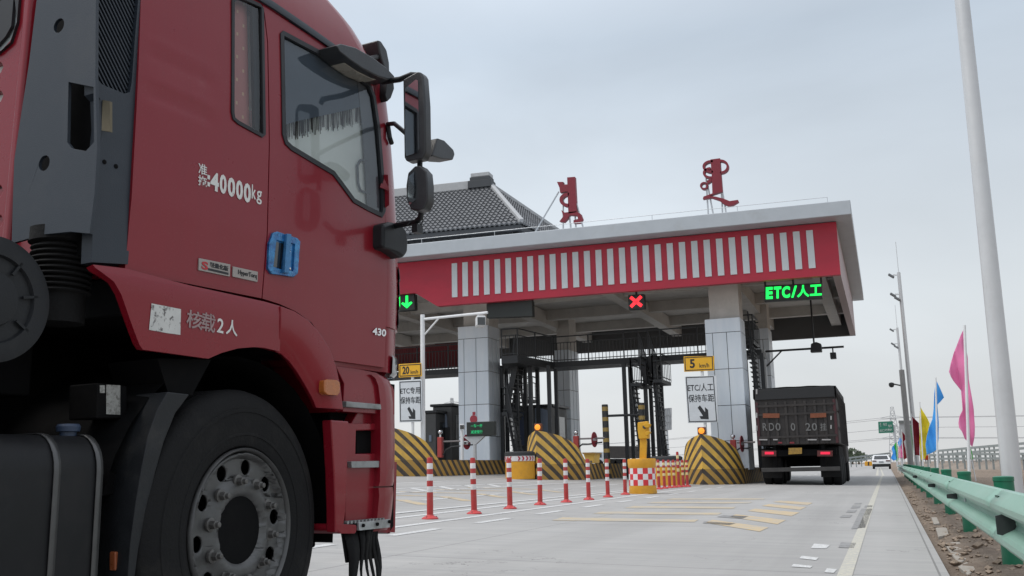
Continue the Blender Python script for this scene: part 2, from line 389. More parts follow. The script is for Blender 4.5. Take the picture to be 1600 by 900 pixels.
for i in range(9): strip(mw, (-4.3, 40 + i * 6), (-4.3, 42.5 + i * 6), .14)
for q in ([(1272, 850), (1297, 852), (1291, 857.5), (1267, 857)], [(1253, 869), (1279, 872), (1275, 876), (1249, 873)], [(1240, 882), (1270, 885), (1266, 888), (1236, 886)], [(1292, 889), (1308, 890), (1303, 896), (1288, 895)]):
    g_ = [GR(*p) for p in q]; ground_quad(mw, [(p.x, p.y) for p in g_])
tag(mw.build('road_markings', pw, smooth=False), kind='structure')
mc = MB(); strip(mc, (-.345, -2), (-.335, 60), .1); strip(mc, (-.6, 60), (-1.2, 140), .15); strip(mc, (-.26, 60), (-.9, 140), .12)
tag(mc.build('edge_line_marking', pc, smooth=False), kind='structure')
my = MB(); myf = MB()
for q in ([(1102, 817), (1113, 812.5), (1201, 824.5), (1187, 831)], [(1139, 808), (1150, 804), (1228, 813), (1215, 819.5)], [(1168, 798.5), (1180, 795), (1249, 801), (1237, 806.5)], [(1190, 790.5), (1203, 788), (1260, 792.5), (1250, 797)], [(1208, 784.5), (1220, 782.5), (1270, 786), (1262, 789.5)]):
    g_ = [GR(*p) for p in q]; ground_quad(my, [(p.x, p.y) for p in g_])
for q in ([(862, 813.5), (880, 808.5), (1092, 812), (1085, 816)], [(926, 803), (942, 799.5), (1128, 801.5), (1122, 805)], [(975, 794), (990, 791), (1150, 792), (1146, 795)], [(1010, 786.5), (1022, 784), (1175, 784.5), (1170, 787)], [(1040, 781), (1052, 779), (1195, 779), (1192, 781)]):
    g_ = [GR(*p) for p in q]; ground_quad(myf, [(p.x, p.y) for p in g_])
tag(myf.build('faded_chevron_marking', worn_paint('road_paint_yellow_faded', (.58, .43, .2), .40, .66, 2.2), smooth=False), kind='structure')
for k in range(6):
    y = 13.2 + 1.9 * k
    strip(my, (-8.65, y + 1.5), (-7.6, y + .4), .26, 2); strip(my, (-8.8, y + 1.5), (-10.2, y + .6), .24, 2)
tag(my.build('chevron_marking', py_, smooth=False), kind='structure')
mp_ = MB()
for q in ([(1346, 795), (1363, 795), (1352, 825), (1330, 827)], [(1332, 790), (1345, 790), (1343, 794), (1329, 795)], [(1325, 797), (1339, 797), (1336, 801), (1322, 801)],
          [(1316, 805), (1332, 805), (1328, 809), (1312, 809)], [(1314, 848), (1338, 849), (1334, 857), (1310, 856)], [(1352, 790), (1364, 790), (1362, 793), (1350, 793)], [(1337, 786), (1347, 786), (1345, 788), (1334, 788)], [(1100, 815), (1150, 818), (1140, 821), (1098, 818)], [(1130, 805), (1170, 807), (1160, 811), (1120, 808)]):
    g_ = [GR(*p) for p in q]; ground_quad(mp_, [(p.x, p.y) for p in g_])
tag(mp_.build('scrubbed_marking_patches', pd, smooth=False), kind='structure')

# verge: lumpy soil beside the concrete
from mathutils import noise as mnoise
mb = MB(); nx, ny = 46, 420; V = []
for j_ in range(ny + 1):
    y = 1.5 + 58 * (j_ / ny) ** 1.6
    for i in range(nx + 1):
        x = .36 + 2.6 * (i / nx) ** 1.3
        h_ = mnoise.fractal(Vector((x * 4, y * 3.0, .3)), .8, 2.0, 5) * .03 + mnoise.noise(Vector((x * .9, y * .5, 4))) * .04
        edge = min(1, (x - .36) / .35)
        V.append((x, y, -.075 + .055 * edge + h_ * (0.35 + .65 * edge)))
mb.add(V, [(j_ * (nx + 1) + i, j_ * (nx + 1) + i + 1, (j_ + 1) * (nx + 1) + i + 1, (j_ + 1) * (nx + 1) + i) for j_ in range(ny) for i in range(nx)])
tag(mb.build('dirt_verge', dirt, angle=60), kind='structure')
rubble_m = mat('soil_clod', (.27, .21, .16), .95, 0, .3, 12, bump=.5, bscale=40)
mb = MB()
for k in range(1700):
    y = 3.2 + 26 * random.random() ** 1.7; x = .42 + 1.6 * random.random() ** 1.4; s_ = random.choice((.008, .010, .012, .014, .018, .022, .03, .04)) * random.uniform(.7, 1.2)
    z = -.075 + .055 * min(1, (x - .36) / .35) + mnoise.fractal(Vector((x * 4, y * 3.0, .3)), .8, 2.0, 5) * .03 + mnoise.noise(Vector((x * .9, y * .5, 4))) * .04
    c0 = Vector((x, y, z + s_ * .2)); dirs = [(1, 0, 0), (-1, 0, 0), (0, 1, 0), (0, -1, 0), (0, 0, .75), (0, 0, -.6), (.7, .7, .3), (-.7, .6, .3), (.6, -.7, .35), (-.7, -.6, .3)]
    bm = bmesh.new()
    for d in dirs: bm.verts.new(c0 + Vector(d) * s_ * random.uniform(.6, 1.2))
    bmesh.ops.convex_hull(bm, input=bm.verts); bm.verts.index_update()
    mb.add([v.co for v in bm.verts], [tuple(v.index for v in f.verts) for f in bm.faces]); bm.free()
tag(mb.build('soil_rubble', rubble_m, smooth=False), 'brown soil clods and small stones along the guardrail verge', 'rubble', kind='stuff')
frag_m = mat('broken_concrete', (.34, .31, .27), .9, 0, .15, 8, bump=.4, bscale=30, dirt=(.2, .15, .11), dscale=6)
FR = [([(1462, 800), (1470, 806), (1465, 800), (1455, 795)], 'small broken concrete slab farthest along the verge'),
      ([(1454, 806), (1463, 806), (1469, 815), (1460, 816)], 'pale broken concrete slab just beyond the third guardrail post'),
      ([(1461, 822), (1478, 821), (1483, 832), (1466, 835)], 'flat broken concrete slab midway along the soil verge'),
      ([(1476, 845), (1498, 843), (1516, 866), (1497, 876)], 'large flat concrete slab by the nearest guardrail post'),
      ([(1497, 880), (1513, 872), (1524, 884), (1512, 893)], 'nearest broken concrete slab at the lower edge of the verge')]
for q, lb in FR:
    g_ = [GR(*p) for p in q]; cc = sum(g_, Vector()) / 4; mb = MB()
    pts = [(p.x + random.uniform(-.01, .01), p.y) for p in g_]
    mb.prism(pts, [], lambda u, v, w: Vector((u, v, w)), -.07, -.034)
    tag(mb.build('concrete_fragment', frag_m, loc=(cc.x, cc.y, -.05), bevel=.006), lb, 'concrete slab', 'broken concrete slabs on the verge')

# ------------------------------------------------------------------ the red lorry in front
PHI = R(6.1)
TO = Vector((-2.283, 3.138, .06))
TF = Vector((math.sin(PHI), math.cos(PHI), 0)); TN = Vector((math.cos(PHI), -math.sin(PHI), 0))
def TL(px, py, x=.03):
    v = ray(px, py); tt = ((TO - CAMP).dot(TN) + x) / v.dot(TN); q = CAMP + v * tt - TO
    return Vector((x, q.dot(TF), q.z))
def TP(pts, x=.03): return [(p.y, p.z) for p in (TL(*q, x) for q in pts)]

red = bpy.data.materials.new('truck_red_paint'); red.use_nodes = True; t, b = nodes_of(red)
c = t.nodes.new('ShaderNodeTexCoord'); sp = t.nodes.new('ShaderNodeSeparateXYZ'); t.links.new(c.outputs['Object'], sp.inputs[0])
film = noise(t, c.outputs['Object'], 2.2, 8, .65, lo=.3, hi=.75)
run = noise(t, c.outputs['Object'], 1.0, 6, .7, mapscale=(14, 14, .9), lo=.5, hi=.8)
speck = noise(t, c.outputs['Object'], 130, 3, .6, lo=.6, hi=.75)
col = mixc(t, math_node(t, 'MULTIPLY', film, .07), (.225, .006, .016), (.22, .07, .07))
col = mixc(t, math_node(t, 'MULTIPLY', run, .08), col, (.07, .025, .025))
col = mixc(t, math_node(t, 'MULTIPLY', speck, .10), col, (.34, .24, .22))
t.links.new(col, b.inputs['Base Color'])
rr = t.nodes.new('ShaderNodeMapRange'); rr.inputs[3].default_value = .22; rr.inputs[4].default_value = .45; t.links.new(film, rr.inputs[0]); t.links.new(rr.outputs[0], b.inputs['Roughness'])
b.inputs['Coat Weight'].default_value = .3; b.inputs['Specular IOR Level'].default_value = .35; b.inputs['Coat Roughness'].default_value = .06
wob = noise(t, c.outputs['Object'], 3.0, 2, .5); bp = t.nodes.new('ShaderNodeBump'); bp.inputs['Strength'].default_value = .12; bp.inputs['Distance'].default_value = .02
t.links.new(wob, bp.inputs['Height']); t.links.new(bp.outputs[0], b.inputs['Normal'])

dark_grey = mat('intake_plastic', (.022, .030, .042), .5, 0, .15, 4, bump=.06, bscale=200, dirt=(.05, .055, .062), dscale=4, dlo=.5, dhi=.95)
chassis_black = mat('chassis_black', (.0045, .0045, .005), .75, 0, .3, 6, dirt=(.014, .013, .012), dscale=4, dlo=.5, dhi=.95, spec=.1)
seal = mat('window_seal', (.018, .02, .024), .55)
grey_plate = mat('step_plate', (.30, .31, .31), .5, .2, .12, 20, dirt=(.12, .11, .10), dscale=9, dlo=.5, dhi=.8)
curtain_m = mat('window_curtain', (.93, .98, .96), .75, 0, .02, 6)
t, b = nodes_of(curtain_m); tl_ = t.nodes.new('ShaderNodeBsdfTranslucent'); tl_.inputs[0].default_value = (.84, .92, .90, 1); ms = t.nodes.new('ShaderNodeMixShader'); ms.inputs[0].default_value = .12
t.links.new(b.outputs[0], ms.inputs[1]); t.links.new(tl_.outputs[0], ms.inputs[2]); t.links.new(ms.outputs[0], t.nodes['Material Output'].inputs[0])
valance_m = mat('curtain_valance', (.10, .13, .17), .85, 0, .15, 6)
fringe_m = mat('curtain_fringe', (.045, .04, .04), .9)
quilt_m = bpy.data.materials.new('quilted_curtain'); quilt_m.use_nodes = True; t, b = nodes_of(quilt_m)
c = t.nodes.new('ShaderNodeTexCoord'); sp = t.nodes.new('ShaderNodeSeparateXYZ'); t.links.new(c.outputs['Object'], sp.inputs[0])
u1 = math_node(t, 'ADD', math_node(t, 'MULTIPLY', sp.outputs[1], 14), math_node(t, 'MULTIPLY', sp.outputs[2], 10)); u2 = math_node(t, 'SUBTRACT', math_node(t, 'MULTIPLY', sp.outputs[1], 14), math_node(t, 'MULTIPLY', sp.outputs[2], 10))
a1 = math_node(t, 'ABSOLUTE', math_node(t, 'SUBTRACT', math_node(t, 'FRACT', u1), .5)); a2 = math_node(t, 'ABSOLUTE', math_node(t, 'SUBTRACT', math_node(t, 'FRACT', u2), .5))
dots = math_node(t, 'LESS_THAN', math_node(t, 'ADD', a1, a2), .14)
t.links.new(mixc(t, dots, (.60, .26, .25), (.75, .52, .36)), b.inputs['Base Color']); b.inputs['Roughness'].default_value = .8
bp = t.nodes.new('ShaderNodeBump'); bp.inputs['Strength'].default_value = .5; bp.inputs['Distance'].default_value = .01; t.links.new(math_node(t, 'MULTIPLY', a1, a2), bp.inputs['Height']); t.links.new(bp.outputs[0], b.inputs['Normal'])
glass = bpy.data.materials.new('tinted_glass'); glass.use_nodes = True; t = glass.node_tree; t.nodes.remove(t.nodes['Principled BSDF'])
tr = t.nodes.new('ShaderNodeBsdfTransparent'); tr.inputs[0].default_value = (.98, 1, 1, 1); gl = t.nodes.new('ShaderNodeBsdfGlossy'); gl.inputs['Roughness'].default_value = .03
fr = t.nodes.new('ShaderNodeFresnel'); fr.inputs[0].default_value = 1.6; ms = t.nodes.new('ShaderNodeMixShader')
t.links.new(math_node(t, 'ADD', math_node(t, 'MULTIPLY', fr.outputs[0], .8), .03), ms.inputs[0]); t.links.new(tr.outputs[0], ms.inputs[1]); t.links.new(gl.outputs[0], ms.inputs[2])
t.links.new(ms.outputs[0], t.nodes['Material Output'].inputs[0])
mirror_m = mat('mirror_glass', (.75, .78, .8), .04, 1, 0)
dark_glass = mat('dark_glass', (.012, .016, .02), .06, 0, 0, coat=.6, spec=.8)
blue_film = bpy.data.materials.new('blue_protective_film'); blue_film.use_nodes = True; t, b = nodes_of(blue_film)
c = t.nodes.new('ShaderNodeTexCoord'); n_ = noise(t, c.outputs['Object'], 28, 5, .6, lo=.35, hi=.7)
t.links.new(mixc(t, n_, (.01, .09, .30), (.04, .30, .62)), b.inputs['Base Color']); b.inputs['Roughness'].default_value = .18; b.inputs['Metallic'].default_value = .45; b.inputs['Coat Weight'].default_value = .6
bp = t.nodes.new('ShaderNodeBump'); bp.inputs['Strength'].default_value = .5; bp.inputs['Distance'].default_value = .01; t.links.new(n_, bp.inputs['Height']); t.links.new(bp.outputs[0], b.inputs['Normal'])
rim_m = mat('wheel_rim_steel', (.12, .12, .12), .5, .55, .2, 9, dirt=(.05, .047, .044), dscale=5, dlo=.45, dhi=.95)

TR = thing('semi_truck', TO, 'large red semi truck cab standing close by on the left, with blue door handle', 'truck', rz=-PHI)
def tb(mb, name, m_, parent=None, **k): return mb.build(name, m_, parent or TR, local=True, **k)
ZR1 = TL(280, 100).z; ZR2 = TL(270, 150).z; ZC = TL(310, 333).z
def smooth(x): x = max(0, min(1, x)); return x * x * (3 - 2 * x)
def sx(a, z):
    w = smooth((-.27 - a) / .05) * smooth((a + .63) / .04)
    e_ = 0
    for zz in (ZR1, ZR2):
        e_ -= .007 * w * math.exp(-((z - zz + .01) / .016) ** 2) - .004 * w * math.exp(-((z - zz - .02) / .014) ** 2)
    lo_ = max(0, ZC - z)
    return .03 - .05 * lo_ * smooth(lo_ / .06) - .035 * max(0, z - 2.0) ** 1.5 + e_
def side(w=0): return lambda a, z, d=0: Vector((sx(a, z) + w + d, a, z))
def A0(z):
    T_ = [(.4, .90), (1.2, .895), (1.6, .885), (1.95, .86), (2.15, .842), (2.42, .815), (2.66, .775), (2.75, .665), (2.85, .585), (2.93, .46), (3.1, .2), (3.3, -.12), (3.45, -.42)]
    for (z0, a), (z1, b_) in zip(T_, T_[1:]):
        if z <= z1: return a + (b_ - a) * (z - z0) / (z1 - z0)
    return T_[-1][1]
CR = .30; WL = -2.44
def cab_ring(z, inset=0.0, rear=-.65, top=0.0, flush=True):
    xr = sx(.8, z) - top; a0 = A0(z); xl = WL + top; pts = []
    if flush: pts += [(xr, rear), (xr, a0)]
    else: pts += [(-.10, rear), (-.10, a0 - .012), (xr - .002, a0 - .01)]
    for k in range(0, 13):
        th = math.pi / 2 * k / 12; pts.append((xr - CR + CR * math.cos(th), a0 + CR * math.sin(th)))
    for k in range(12, -1, -1):
        th = math.pi / 2 * k / 12; pts.append((xl + CR - CR * math.cos(th), a0 + CR * math.sin(th)))
    pts.append((xl, rear)); return [Vector((x, y, z)) for x, y in pts]
# body shell behind the doors and roof above the gutter
mb = MB(); mb.loft([cab_ring(z, flush=False) for z in (1.405, 1.6, 1.8)], cap0=True, cap1=True)
body = tb(mb, 'cab_body', red, angle=40)
def arc(z, x_, side_, a_, b_, n=8, off=0.0):
    o = []
    for k in range(n + 1):
        th = R(a_ + (b_ - a_) * k / n); xx = CR * math.cos(th); yy = CR * math.sin(th)
        o.append(Vector((x_ - CR + xx + off * math.cos(th), A0(z) + yy + off * math.sin(th), z)) if side_ > 0 else Vector((x_ + CR - xx, A0(z) + yy, z)))
    return o
ZP = (1.79, 1.95, 2.05, 2.15, 2.3, 2.42, 2.55, 2.66)
mb = MB(); mb.loft([[Vector((sx(.8, z) - .05, A0(z) - .006, z)), Vector((sx(.8, z), A0(z) - .005, z))] + arc(z, sx(.8, z), 1, 0, 58) for z in ZP], closed=False); tb(mb, 'windscreen_pillar', red, solid=.02, angle=50)
mb = MB(); mb.loft([[Vector((WL, .45, z))] + arc(z, WL, -1, 0, 58) for z in ZP], closed=False); tb(mb, 'windscreen_pillar', red, angle=50)
mb = MB(); mb.box((WL + .1, -.6, 2.62), (-.06, .8, 2.64)); mb.box((WL + .1, -.6, 1.81), (-.12, .7, 1.83)); tb(mb, 'cab_lining', mat('cab_lining', (.55, .55, .53), .8), body)  # pale ceiling and floor sheets added to bounce light onto the curtain
mb = MB(); mb.box((WL, -.65, 1.79), (WL + .03, -.25, 2.655)); tb(mb, 'left_wall', red)
mb = MB(); mb.loft([[Vector((WL + .01, a, z)) for a in (-.25, .46)] for z in (1.8, 2.65)], closed=False); tb(mb, 'left_window', glass)
mb = MB(); mb.loft([list(reversed([p for p in arc(z, sx(.8, z), 1, 58, 90, 4)])) + arc(z, WL, -1, 90, 58, 4) for z in ZP], closed=False); tb(mb, 'windscreen', glass)
mb = MB(); mb.loft([[Vector((-.35, .52, z)), Vector((sx(.7, z) - .02, .52, z)), Vector((sx(.7, z) - .02, A0(z) - .01, z))] + arc(z, sx(.8, z) - .01, 1, 0, 90, 10) + [Vector((-1.6, A0(z) + CR, z))] for z in (1.19, 1.30, 1.41)], closed=False); tb(mb, 'front_panel', red, angle=50)
mb = MB(); mb.loft([cab_ring(z, top=tp) for z, tp in ((2.655, 0), (2.70, .004), (2.75, .01), (2.80, .018), (2.85, .03), (2.89, .04), (2.93, .055), (3.02, .09), (3.1, .12), (3.2, .18), (3.3, .26), (3.38, .36), (3.45, .5))], cap0=True, cap1=True)
tb(mb, 'roof', red, angle=50)
# rear side panel with quarter window
QW = TP([(367, 0), (362, 175), (364, 186), (372, 193), (409, 213.5), (413, 210), (415, 12), (411, 6), (380, -8), (372, -8)])
pan = [(-.652, 1.405), (-.652, 2.655), (-.03, 2.655), (-.012, 2.62), (.008, 2.5)] + [(.012, 2.35), (.022, 2.05), (.024, 1.7), (.018, 1.412)]
hole = QW
mb = MB(); mb.patch(pan, [hole], .03, side()); tb(mb, 'side_panel', red, solid=.03, bevel=.004)
def ring_part(name, outline, grow, shrink, w0, w1, m_, parent=None):
    cx = sum(p[0] for p in outline) / len(outline); cz = sum(p[1] for p in outline) / len(outline)
    def off(k):
        o = []
        n = len(outline)
        for i, p in enumerate(outline):
            a_ = Vector(outline[i - 1]); b_ = Vector(outline[(i + 1) % n]); d = (b_ - a_).normalized(); nn = Vector((d.y, -d.x))
            if nn.dot(Vector((p[0] - cx, p[1] - cz))) < 0: nn = -nn
            o.append((p[0] + nn.x * k, p[1] + nn.y * k))
        return o
    mb = MB(); f = side(); mb.prism(off(grow), [off(-shrink)], lambda u, v, w: f(u, v, w), w0, w1)
    return tb(mb, name, m_, parent)
def glass_part(name, outline, w, m_, parent=None, step=.1):
    mb = MB(); mb.patch(outline, [], step, side(w)); return tb(mb, name, m_, parent)
qf = ring_part('window_frame', QW, .004, .011, -.02, .006, seal)
glass_part('window_glass', QW, -.004, glass, qf)
mb = MB(); q2 = TP([(360, -8), (360, 190), (407, 212), (407, -5)]); mb.prism(q2, [], lambda u, v, w: side()(u, v, w), -.07, -.055); tb(mb, 'curtain', quilt_m, qf)
mb = MB(); q2 = TP([(405, -5), (405, 215), (420, 222), (420, -5)]); mb.prism(q2, [], lambda u, v, w: side()(u, v, w), -.035, -.02); tb(mb, 'window_pillar', seal, qf)
# door
DW = TP([(443, 52), (446, 49), (515, 86), (550, 108), (580, 130), (588, 150), (594, 200), (600, 300), (600, 330), (596, 338), (575, 328), (552, 315), (535, 292), (520, 272), (490, 254), (455, 233), (446, 224), (442, 210)])
door_out = [(.024, 1.412), (.030, 1.7), (.028, 2.05), (.018, 2.35), (.014, 2.5), (-.006, 2.62), (-.02, 2.655)]
door_out += [(.3, 2.645), (.62, 2.64), (A0(2.60) - .015, 2.60)] + [(A0(z) - .006, z) for z in (2.42, 2.3, 2.15, 2.05, 1.95, 1.75, 1.6, 1.4, 1.3, 1.21)]
door_out += [(.486, 1.208), (.470, 1.232), (.42, 1.29), (.335, 1.355), (.23, 1.388), (.125, 1.405)]
mb = MB(); mb.patch(door_out, [DW], .03, side()); door = tb(mb, 'door', red, solid=.03, bevel=.004)
wf = ring_part('window_frame', DW, .006, .016, -.02, .006, seal, door)
glass_part('window_glass', DW, -.006, glass, door)
# behind the glass: dark valance with fringe, pale curtain, door pillar with grab handle
f_ = side()
bx = .03
def inside(pts, w0, w1, name, m_):
    mb = MB(); mb.prism(TP(pts, bx), [], lambda u, v, w: f_(u, v, w), w0, w1); return tb(mb, name, m_, door)
inside([(430, 30), (430, 200), (470, 188), (530, 175), (590, 161), (600, 120), (560, 80), (500, 60)], -.020, -.017, 'valance', valance_m)
inside([(432, 170), (432, 250), (540, 330), (620, 360), (612, 150)], -.030, -.026, 'curtain', curtain_m)
mb = MB(); rs = random.Random(3)
for k in range(150):
    px = 440 + k * 1.0; y0 = 198 - (px - 440) * .215; ln = rs.uniform(14, 25)
    if rs.random() < .2: continue
    a = TL(px, y0 - 6); b2 = TL(px + rs.uniform(-1.2, 1.2), y0 + ln); mb.bar(f_(a.y, a.z, -.021), f_(b2.y, b2.z, -.021), rs.choice((.0014, .002, .003)), .002)
tb(mb, 'curtain_fringe', fringe_m, door)
inside([(566, 120), (572, 200), (578, 325), (606, 345), (604, 130)], -.016, -.0135, 'window_pillar', mat('grey_trim', (.16, .18, .21), .6))
mb = MB(); hp = [TL(*p) for p in ((580, 250), (569, 249), (564, 258), (565, 285), (568, 296), (582, 303))]; mb.tube([f_(p.y, p.z, -.019) for p in hp], .006, 8); tb(mb, 'grab_handle', mat('grey_trim', (0, 0, 0)), door)
# handle
HO = TP([(424, 364), (430, 362), (461, 372), (466, 378), (464, 428), (458, 433), (424, 428), (418, 420), (418, 380)])
HI = TP([(429, 376), (458, 382), (457, 424), (426, 419)])
mb = MB(); mb.prism(HO, [HI], lambda u, v, w: f_(u, v, w), -.005, .012); hd = tb(mb, 'handle', blue_film, door, bevel=.003)
mb = MB(); mb.prism(HI, [], lambda u, v, w: f_(u, v, w), .0005, .0025); tb(mb, 'handle_recess', mat('blue_recess', (.025, .19, .45), .2, .3, .5, 40, coat=.6), hd)
mb = MB(); q2 = TP([(427, 377), (442, 381), (440, 420), (426, 416)]); mb.prism(q2, [], lambda u, v, w: f_(u, v, w), .003, .004); tb(mb, 'handle_lock', dark_glass, hd)
mb = MB(); q2 = TP([(441, 366), (448, 367), (446, 428), (439, 427)]); mb.prism(q2, [], lambda u, v, w: f_(u, v, w), .012, .026); tb(mb, 'handle_grip', mat('blue_grip', (.05, .19, .40), .3, .3, .2, 30), hd, bevel=.003)
for p in ((452, 392), (454, 420)):
    mb = MB(); q = TL(*p); mb.lathe([(.006, 0), (.006, .004), (0, .006)], f_(q.y, q.z, .002), 'X', 10); tb(mb, 'screw', chrome, hd)
# gutter strip
mb = MB(); gp = [(-.66, 2.672), (-.2, 2.674), (.05, 2.672), (.25, 2.662), (.45, 2.648), (.62, 2.632), (A0(2.6) - .01, 2.60)]
mb.loft([[Vector((sx(.5, z) + d, a, z + h_)) for d, h_ in ((-.01, -.012), (.012, -.012), (.014, 0), (.008, .022), (-.01, .026))] for a, z in gp], cap0=True, cap1=True); tb(mb, 'rain_gutter', dark_grey)
mb = MB()
for pts in ([(413, 14), (418, 470)],):
    pass
# corner deflector louvre below the mirror, at the front corner
def corner(z, th, off=0.0):
    xr = sx(.8, z); return Vector((xr - CR + (CR + off) * math.cos(th), A0(z) + (CR + off) * math.sin(th), z))
mb = MB(); zs = [1.30 + .02 * i for i in range(22)]
for i in range(4):
    z0 = 1.425 + i * .075
    mb.loft([[corner(z0 + dz, R(a_), off) for a_ in range(26, 81, 6)] for dz, off in ((0, .004), (.010, .009), (.065, .006), (.072, .001))], closed=False)
tb(mb, 'corner_louvre', black_plastic)
mb = MB(); mb.loft([[corner(z, R(a_), off) for a_ in range(12, 84, 6)] for z, off in ((1.175, -.01), (1.19, .004), (1.26, .005), (1.275, .001))], closed=False); tb(mb, 'headlight', mat('headlight_lens', (.06, .065, .07), .08, 0, 0, coat=.8))
mb = MB()
for i in range(5): mb.box((WL + .35, A0(1.5) + CR - .01, 1.25 + i * .09), (-.35, A0(1.5) + CR + .03, 1.30 + i * .09))
tb(mb, 'grille', black_plastic, bevel=.005)
# fender panel, wheel arch
FN = TP([(147, 413), (200, 419), (300, 446), (415, 471), (439, 478), (440, 549), (415, 543), (400, 542), (375, 544), (350, 551), (330, 560), (280, 553), (228, 546), (222, 538), (212, 515), (190, 460), (178, 440), (150, 418)], .04)
mb = MB(); mb.patch(FN, [], .03, lambda a, z: Vector((.04 - .07 * max(0, 1.34 - z) ** 1.0 - .25 * max(0, z - 1.375), a, z))); fender = tb(mb, 'fender', red, solid=.03, bevel=.004)
AR_o = TP([(440.5, 478), (462, 486), (484, 500), (503, 522), (517, 545), (527, 572), (534, 605), (538, 640)], .05)
AR_i = TP([(440.5, 549), (450, 553), (462, 564), (474, 580), (485, 598), (495, 616), (500, 626), (504, 637)], .05)
mb = MB(); rows = []
for (a0, z0), (a1, z1) in zip(AR_o, AR_i):
    rows.append([Vector((-.02 if k == 0 else .045 if k < 4 else .036 - .02 * (k - 4), a0 + (a1 - a0) * tt, z0 + (z1 - z0) * tt)) for k, tt in enumerate((-.03, 0, .12, .35, .7, 1.0))])
mb.loft(rows, closed=False); arch = tb(mb, 'wheel_arch', red, solid=.03, bevel=.006)
LP = TP([(503, 595), (507, 593), (524, 594), (528, 598), (528, 613), (524, 618), (507, 617), (503, 613)], .05)
mb = MB(); mb.prism(LP, [], lambda u, v, w: Vector((w, u, v)), .03, .064); tb(mb, 'marker_lamp', amber_lens, arch, bevel=.006)
# dark inner wheel housing
mb = MB(); rows = []
for k in range(0, 19):
    th = R(-8 + 196 * k / 18); rows.append([Vector((x, -.03 + .62 * math.cos(th), .52 + .66 * math.sin(th))) for x in (-.05, -.75)])
mb.loft(rows, closed=False); mb.box((-.80, -.66, .3), (-.75, .62, 1.2)); tb(mb, 'wheel_housing', chassis_black)
# step module
def slab(pts, x, th, name, m_, parent=None, bev=.006, proud=0):
    mb = MB(); mb.prism(TP(pts, x), [], lambda u, v, w: Vector((w, u, v)), x - th, x + proud); return tb(mb, name, m_, parent, bevel=bev)
stepm = slab([(524, 571), (560, 576), (588, 582), (598, 588), (603, 598), (614, 604), (617, 612), (617, 648), (536, 643), (538, 600)], -.015, .35, 'step_panel', red, bev=.015)
slab([(500, 556), (615, 572), (600, 590), (520, 590)], -.06, .3, 'step_recess', red, stepm)
slab([(538, 627), (592, 632), (593, 640), (538, 636)], -.005, .08, 'step_plate', grey_plate, stepm, .003, .012)
mb = MB(); vo = TP([(538, 661), (616, 662), (611, 834), (540, 826)], -.03); vh = TP([(557, 673), (601, 672), (601, 708), (556, 709)], -.03)
mb.prism(vo, [vh], lambda u, v, w: Vector((w, u, v)), -.045, -.03); lowp = tb(mb, 'step_panel', red, bevel=.006)
mb = MB(); mb.prism(TP([(550, 666), (607, 665), (607, 716), (550, 716)], -.08), [], lambda u, v, w: Vector((w, u, v)), -.16, -.055); tb(mb, 'vent_opening', chassis_black, lowp)
mb = MB(); mb.prism(TP([(545, 722), (612, 722), (609, 832), (543, 826)], -.08), [], lambda u, v, w: Vector((w, u, v)), -.30, -.050); tb(mb, 'step_box', red, lowp)
slab([(545, 721), (599, 720), (600, 730), (546, 731)], -.02, .06, 'step_plate', grey_plate, lowp, .003, .014)
slab([(517, 656), (545, 658), (543, 720), (540, 800), (536, 832), (524, 832), (524, 800), (522, 740)], .02, .05, 'mud_guard_strip', red, lowp)
slab([(560, 640), (617, 650), (617, 664), (548, 664)], -.05, .2, 'step_recess', red, lowp)
mb = MB(); q = TP([(525, 818), (558, 820), (558, 828), (556, 834), (530, 834), (524, 828)], .02); mb.prism(q, [], lambda u, v, w: Vector((w, u, v)), -.22, .022); tb(mb, 'step_corner', red, lowp, bevel=.01)
q = TP([(559, 816), (608, 811), (608, 824), (560, 829)], .02)
mb = MB(); mb.prism(q, [], lambda u, v, w: Vector((w, u, v)), .012, .026); st = tb(mb, 'bottom_step', mat('step_edge_steel', (.45, .46, .47), .4, .6, .15, 20, dirt=(.15, .13, .12), dscale=8), lowp, bevel=.003)
mb = MB(); zz = TL(584, 815, .02).z; mb.box((-.20, .575, zz - .012), (.012, .885, zz + .002)); tb(mb, 'step_tread', chassis_black, lowp)
mb = MB()
for k in range(11):
    a = .60 + k * .027; mb.box((-.02, a, zz), (.015, a + .012, zz + .012))
tb(mb, 'tread_teeth', grey_plate, lowp)
for p in ((565, 821), (587, 819), (606, 815)):
    mb = MB(); q = TL(*p, .02); mb.lathe([(.008, 0), (.008, .008), (0, .01)], (.026, q.y, q.z), 'X', 8); tb(mb, 'step_bolt', chassis_black, lowp)
# rubber flap in strips
mb = MB(); bounds = [(.60, .70), (.702, .745), (.747, .78), (.785, .812), (.818, .84), (.846, .864)]
for i, (a0, a1) in enumerate(bounds):
    rows = []
    for k in range(9):
        z = .47 - .34 * k / 8; sh = .03 * (k / 8) * (i % 3 - 1) * .35
        rows.append([Vector((-.005 + .012 * math.sin(k * .8 + i), a0 + .10 * (k / 8) * (1 - i / 5) + sh * .3, z)), Vector((-.005 + .012 * math.sin(k * .8 + i), a1 + .02 * (k / 8) + sh * .3, z))])
    mb.loft(rows, closed=False)
mb.prism([(.60, .47), (.87, .47), (.865, .34), (.635, .34)], [], lambda u, v, w: Vector((w, u, v)), -.02, -.012)
tb(mb, 'mud_flap', rubber, lowp, solid=.006)
